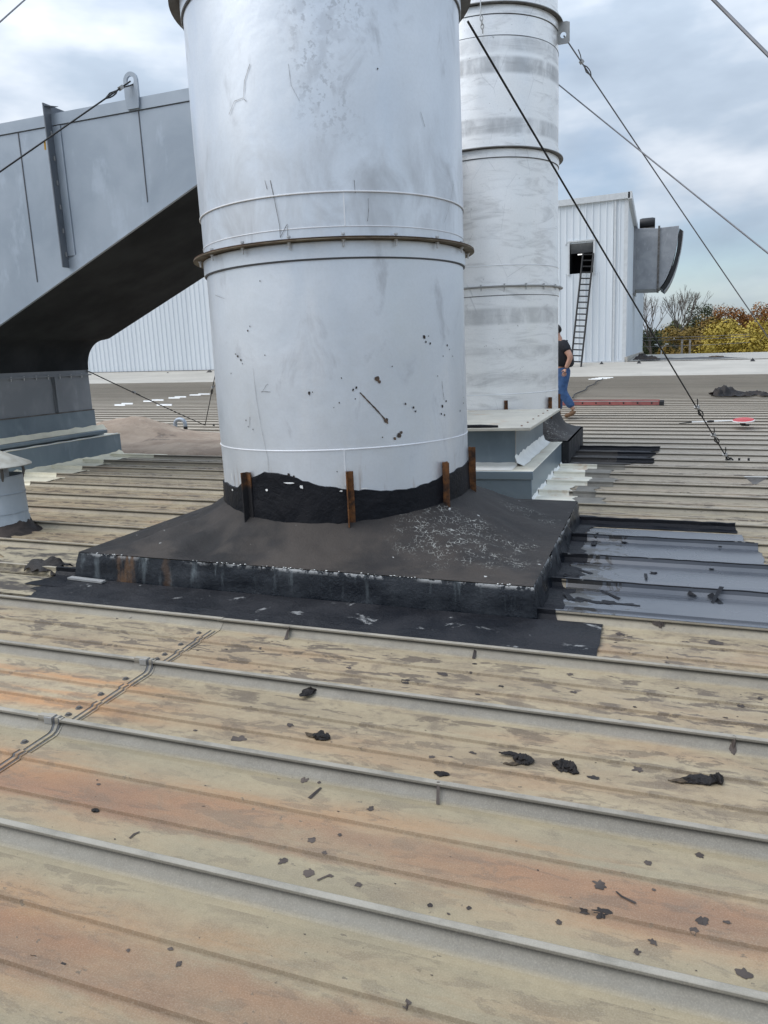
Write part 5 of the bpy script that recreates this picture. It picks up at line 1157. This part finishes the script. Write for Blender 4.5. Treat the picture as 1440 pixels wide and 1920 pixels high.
for u, v, s_, asp, rag in ((570, 1464, 11, 1.0, .9), (598, 1468, 6, .6, .6), (185, 1471, 8, .5, .4), (695, 1517, 11, .8, .9), (585, 1575, 13, .8, 1), (578, 1638, 17, .7, 1), (530, 1616, 14, .8, 1.2), (672, 1660, 12, .7, .9), (608, 1605, 8, .8, 1), (637, 1566, 7, .7, .9),
        (620, 1643, 9, .5, 1), (240, 1783, 6, .7, 1), (335, 1808, 9, .9, .9), (62, 1795, 8, .6, .6), (118, 1808, 11, .35, 1), (320, 1780, 10, .5, 1.2), (1215, 1618, 12, .7, .7), (1313, 1605, 12, .8, .9), (1226, 1669, 6, .7, .4), (1125, 1660, 20, .7, 1.2), (1128, 1716, 22, .6, 1.2),
        (1095, 1712, 16, .25, 1), (806, 1698, 9, .8, .5), (879, 1703, 8, .8, .5), (1048, 1730, 10, .7, 1), (1194, 1785, 10, .9, 1), (1224, 1767, 12, .8, 1.2), (1299, 1750, 14, .6, 1), (1318, 1728, 15, .9, 1), (1364, 1730, 10, .5, 1.1), (1394, 1825, 20, .8, .9), (448, 1385, 22, .55, 1), (366, 1370, 8, .5, .5),
        (850, 1492, 9, .8, 1), (1374, 1411, 10, 1.2, .8), (1196, 1443, 14, .8, 1.2), (1115, 1459, 20, .45, 1), (1250, 1243, 8, .6, .9), (886, 1412, 14, .4, 1), (810, 1424, 10, .7, .9), (845, 1420, 9, .5, .8), (545, 1360, 16, .5, 1.2), (430, 1166, 9, .6, .7), (155, 1165, 16, .6, 1), (165, 1160, 9, .6, 1),
        (1165, 1190, 16, .6, 1.2), (1180, 1195, 10, .8, 1.2), (1340, 1205, 30, .4, 1), (1285, 1205, 14, .6, 1), (1235, 1180, 16, .4, 1), (655, 1252, 9, .8, 1), (1070, 1265, 14, .6, 1.1), (895, 1302, 9, .5, .6), (830, 1264, 22, .4, 1), (760, 1280, 16, .4, 1), (890, 1245, 9, .5, .8), (1255, 1300, 12, .5, 1.1), (1425, 1310, 9, .8, 1), (1390, 1325, 12, .4, 1), (1075, 1298, 11, .5, 1),
        (940, 1287, 10, .5, .9), (1360, 1350, 9, .4, 1), (1190, 1330, 6, .7, .6), (765, 1890, 4, 2.2, .6)):
    p = roofp(u, v); dist = (p.xy - Vector((0, 0))).length; k = s_ / FPX * math.hypot(dist, 1.4); splat(p.x, p.y, k * .52, asp * 1.35, rag * .75, random.uniform(-.25, .1))
for i in range(300):
    x = random.uniform(-3.4, 1.4); y = random.choice([random.uniform(1.0, 2.6), random.uniform(2.6, 3.9), random.uniform(2.9, 3.8)])
    d = (y - SEAM0 + .075) % PITCH_W - .075
    if d < .06: continue
    splat(x, y, random.uniform(.0015, .0048) * (1.6 if y > 2.7 else 1), random.uniform(.4, .8), 1.0, random.uniform(-.3, .2), 9)
def drip(pts, wd, b=None, lift=.003):
    b = b or SPAT
    P_ = [roofp(u, v) for u, v in pts]; vs_ = []
    for k, p in enumerate(P_):
        a = P_[min(k + 1, len(P_) - 1)]; c = P_[max(k - 1, 0)]; t = (a - c).normalized(); w_ = wd * (.7 + .6 * random.random())
        for s_ in (-1, 1): yy = p.y + s_ * t.x * w_; vs_.append((p.x - s_ * t.y * w_, yy, prof_z(yy) + lift))
    b.add(vs_, [(2 * k, 2 * k + 1, 2 * k + 3, 2 * k + 2) for k in range(len(P_) - 1)])
drip(((822, 1472), (824, 1482), (822, 1495), (821, 1510)), .006); drip(((818, 1474), (819, 1488)), .004)
drip(((243, 1573), (252, 1565), (262, 1561)), .003); drip(((580, 1498), (592, 1487), (602, 1478)), .005); drip(((1155, 1673), (1165, 1682), (1192, 1695)), .003)
drip(((757, 1892), (763, 1884), (770, 1890)), .004); drip(((545, 1180), (541, 1192), (536, 1200)), .009); drip(((222, 1150), (220, 1162)), .007); drip(((895, 1212), (893, 1225), (888, 1236)), .009); drip(((856, 1208), (854, 1222), (850, 1222)), .008)
drip(((595, 1652), (610, 1645), (620, 1641)), .003); drip(((230, 1235), (228, 1250)), .007); drip(((242, 1150), (245, 1162)), .007)
for pts, wd in ((((1125, 1112), (1140, 1118), (1162, 1130)), .010), (((1080, 1125), (1120, 1135), (1160, 1137), (1200, 1141)), .012), (((1290, 1120), (1305, 1124)), .012), (((1330, 1123), (1352, 1137)), .012), (((1352, 1122), (1335, 1136)), .010),
                (((1333, 1060), (1334, 1072)), .012), (((1210, 1080), (1212, 1092)), .008), (((1150, 1012), (1175, 1022)), .014), (((1349, 1017), (1350, 1030)), .012), (((1085, 1072), (1110, 1080)), .014), (((1060, 1118), (1072, 1130)), .02), (((1115, 1018), (1112, 1028)), .02), (((1098, 1010), (1120, 1016)), .02)):
    drip(pts, wd, CD, .0165)
for u, v, k in ((1135, 1134, .05), (1180, 1138, .03), (1225, 1080, .02), (1090, 1130, .05), (1075, 1085, .05), (1100, 1045, .04), (1130, 1008, .05)):
    p = roofp(u, v); splat(p.x, p.y, k, .7, .9, 0, 22, CD, .0145)
o = CD.build('coating_drips', M_TAR, rot=roofrot, smooth=None); tag(o, 'black tar drips and smears lying on the glossy grey coating', 'tar spatter', kind='stuff')
o = b.build('tar_spatter', M_SPAT, rot=roofrot, smooth=None); tag(o, 'dark tar spots and drips spattered over the near roof pans', 'tar spatter', kind='stuff')

# ------------------------------------------------------------------ trees and poles beyond the roof
def leafmat(name, a, c_):
    g = G(name, .7, 0, .2); P = g.obj(); n = g.noise(P, .9, 4, .6); c = g.mix(g.sm(n, .35, .65), a, c_); c = g.mix(.22, c, g.mix(g.noise(P, 9, 2), tuple(t * .6 for t in a), tuple(min(1, t * 1.35) for t in c_))); g.col(c)
    return g.m
LM = dict(yellow=leafmat('yellow_leaves', (.30, .215, .03), (.44, .34, .07)), olive=leafmat('olive_gold_leaves', (.115, .085, .022), (.21, .135, .03)), rust=leafmat('rust_leaves', (.16, .065, .02), (.25, .11, .03)), green=leafmat('dull_green_leaves', (.045, .06, .025), (.10, .105, .045)), dark=leafmat('dark_evergreen', (.025, .035, .018), (.055, .065, .032)))
M_BARK = simple('bark', (.12, .10, .085), .9, var=.4)
def tree(u, vtop, Y, rad, mat, label, cat='tree', leaves=2600, leaf=.19, squash=1.0, seed=0, base=-8, group='autumn trees beyond the roof', low=.25):
    rnd = random.Random(seed + 11); top = atY(u, vtop, Y); H = top.z - base; root = empty('tree', (top.x, Y, base)); tag(root, label, cat, group)
    b = MB(); b.tube([(0, 0, 0), (rnd.uniform(-.2, .2), .1, H * .3), (rnd.uniform(-.3, .3), 0, H * .75)], [.28, .22, .08], 8)
    for k in range(7):
        a = rnd.uniform(0, 6.28); z = H * rnd.uniform(.25, .6); b.tube([(0, 0, z), (rad * .45 * math.cos(a), rad * .45 * math.sin(a), z + H * .13), (rad * .8 * math.cos(a), rad * .8 * math.sin(a), z + H * .28)], [.11, .07, .03], 6)
    b.build('trunk', M_BARK, root)
    cl = []; hz = (H * (1 - low)) / 2
    for k in range(60):
        while True:
            p = Vector((rnd.uniform(-1, 1), rnd.uniform(-1, 1), rnd.uniform(-1, 1)))
            if .25 < p.length < 1: break
        cl.append((Vector((p.x * rad, p.y * rad, H - hz + p.z * hz * .92)), rnd.uniform(.18, .34) * rad))
    vs_ = []; fs = []
    for k in range(int(leaves * 2.6)):
        c, r = rnd.choice(cl); d = Vector((rnd.gauss(0, 1), rnd.gauss(0, 1), rnd.gauss(0, .8))).normalized() * r * rnd.uniform(.45, 1.1) ** .6; p = c + d
        n = (d.normalized() + Vector((rnd.gauss(0, .28), rnd.gauss(0, .28), rnd.gauss(.35, .28)))).normalized(); a = n.orthogonal().normalized(); e_ = n.cross(a); s_ = leaf * rnd.uniform(.5, 1.2); o_ = len(vs_)
        ang = rnd.uniform(0, 6.28); a2_ = a * math.cos(ang) + e_ * math.sin(ang); e2 = n.cross(a2_)
        vs_ += [p + a2_ * s_, p + e2 * s_ * .6, p - a2_ * s_, p - e2 * s_ * .6]; fs.append((o_, o_ + 1, o_ + 2, o_ + 3))
    MB().add(vs_, fs).build('crown', mat, root, smooth=None)
def bare_tree(u, vtop, Y, seed, label, spread=1.0, base=-8):
    rnd = random.Random(seed); top = atY(u, vtop, Y); H = top.z - base; root = empty('bare_tree', (top.x, Y, base)); tag(root, label, 'tree', 'bare trees beyond the roof'); b = MB(); tw = MB()
    def grow(p, d, l, r, dep):
        q = p + d * l; m_ = p.lerp(q, .5) + Vector((rnd.gauss(0, .05), rnd.gauss(0, .05), 0)) * l
        (b if dep < 2 else tw).tube([p, m_, q], [r, r * .85, r * .7], 5 if dep < 3 else 3, caps=False)
        if dep >= 7: return
        for k in range(2 if dep < 2 else rnd.choice((2, 2, 3))):
            nd = (d * 1.1 + Vector((rnd.gauss(0, .34), rnd.gauss(0, .34), rnd.uniform(.05, .35))) * spread).normalized(); grow(q, nd, l * rnd.uniform(.70, .84), r * .68, dep + 1)
    grow(Vector((0, 0, 0)), Vector((0, 0, 1)), H * .285, .30, 0); b.build('trunk', M_BARK, root, smooth=None); tag(tw.build('twigs', M_BARK, root, smooth=None), kind='stuff')
bare_tree(1232, 556, 128, 3, 'tall leafless tree nearest the wall of the white building')
bare_tree(1262, 560, 134, 8, 'leafless tree just right of the tallest bare one', .9)
bare_tree(1218, 570, 150, 14, 'slender leafless tree half hidden by the building corner')
tree(1313, 566, 150, 4.2, LM['dark'], 'dark green tree rising behind the olive gold one', seed=1, leaves=3200)
tree(1343, 570, 152, 4.0, LM['green'], 'dull green tree in the middle of the back row', seed=2, leaves=3200)
tree(1378, 570, 140, 4.6, LM['rust'], 'rust brown tree rising above the yellow one', seed=3, leaves=4200)
tree(1428, 569, 142, 4.4, LM['rust'], 'rust brown tree at the right edge of the photo', seed=4, leaves=3800)
tree(1304, 588, 122, 5.0, LM['olive'], 'olive gold rounded tree beside the bare trees', seed=5, leaves=4200)
tree(1338, 584, 128, 4.0, LM['olive'], 'smaller olive gold tree between rust and dark green ones', seed=15, leaves=2200)
tree(1392, 599, 95, 4.6, LM['yellow'], 'bright yellow rounded tree in front of the back row', seed=6, leaves=5200, leaf=.19)
tree(1438, 601, 97, 4.4, LM['yellow'], 'bright yellow tree cut by the right edge of the photo', seed=7, leaves=4200, leaf=.19)
tree(1343, 640, 92, 1.9, LM['yellow'], 'small yellow shrub at the left foot of the yellow tree', seed=9, leaves=1100, leaf=.14, cat='shrub')
tree(1222, 612, 132, 4.6, LM['dark'], 'dark evergreen low behind the bare trees', seed=10, leaves=2300)
tree(1262, 622, 136, 4.4, LM['green'], 'low green tree right of the dark evergreen', seed=12, leaves=2000)
rnd = random.Random(5); vs_ = []; fs = []
for k in range(26000):
    x = rnd.uniform(-30, 120); y = rnd.uniform(168, 190); h = 12.5 + 2.5 * mn.noise((x * .12, 0, 0)) + 1.8 * mn.noise((x * .5, 2, 0)); z = -8 + h * rnd.random() ** .8; s_ = rnd.uniform(.25, .6); a = rnd.uniform(0, 6.3); o_ = len(vs_)
    vs_ += [(x + s_ * math.cos(a), y + s_ * math.sin(a), z), (x, y, z + s_), (x - s_ * math.cos(a), y - s_ * math.sin(a), z), (x, y, z - s_)]; fs.append((o_, o_ + 1, o_ + 2, o_ + 3))
o = MB().add(vs_, fs).build('far_woodland', LM['green'], smooth=None); tag(o, 'mass of dull green woodland behind the separate trees', 'woodland', kind='stuff')
for u, v, lab in ((1279, 637, 'left of the two plain poles before the olive gold tree'), (1294, 636, 'right of the two plain poles, nearest the yellow shrub')):
    p = atY(u, v, 88); t = empty('utility_pole', (p.x, 88, -8)); tag(t, 'pale utility pole, ' + lab, 'pole', 'utility poles'); MB().tube([(0, 0, 0), (0, 0, p.z + 8)], [.14, .10], 8).build('shaft', simple('weathered_pole', (.33, .29, .25), .8), t); MB().tube([(-.0, 0, p.z + 7.6), (0, -.2, p.z + 7.7)], .04, 6).build('insulator', M_TRIM, t)
p = atY(1240, 655, 86); t = empty('street_lamp', (p.x, 86, -8)); tag(t, 'pale double arm street lamp between the building and the poles', 'street lamp')
MB().tube([(0, 0, 0), (0, 0, p.z + 8)], [.10, .06], 8).build('post', M_TRIM, t)
for s_ in (-1, 1):
    MB().tube([(0, 0, p.z + 8), (s_ * .22, 0, p.z + 8.30), (s_ * .55, 0, p.z + 8.5)], .035, 6).build('arm', M_TRIM, t); MB().box(s_ * .52 - .16, s_ * .52 + .16, -.1, .1, p.z + 8.47, p.z + 8.56).build('lamp_head', M_WHITEP, t, bevel=.02)
for k, (v0, v1) in enumerate(((629, 627), (634, 632), (646, 643))):
    a, c = atY(1180, v0, 84), atY(1345, v1, 84); d_ = c - a
    o = MB().tube(sagline(a - d_, c + d_ * .35, .25, 20), .022, 5).build('overhead_wire', M_WIRE); tag(o, ('topmost', 'middle', 'lowest')[k] + ' of three pale overhead wires before the trees', 'overhead wire', 'overhead wires')
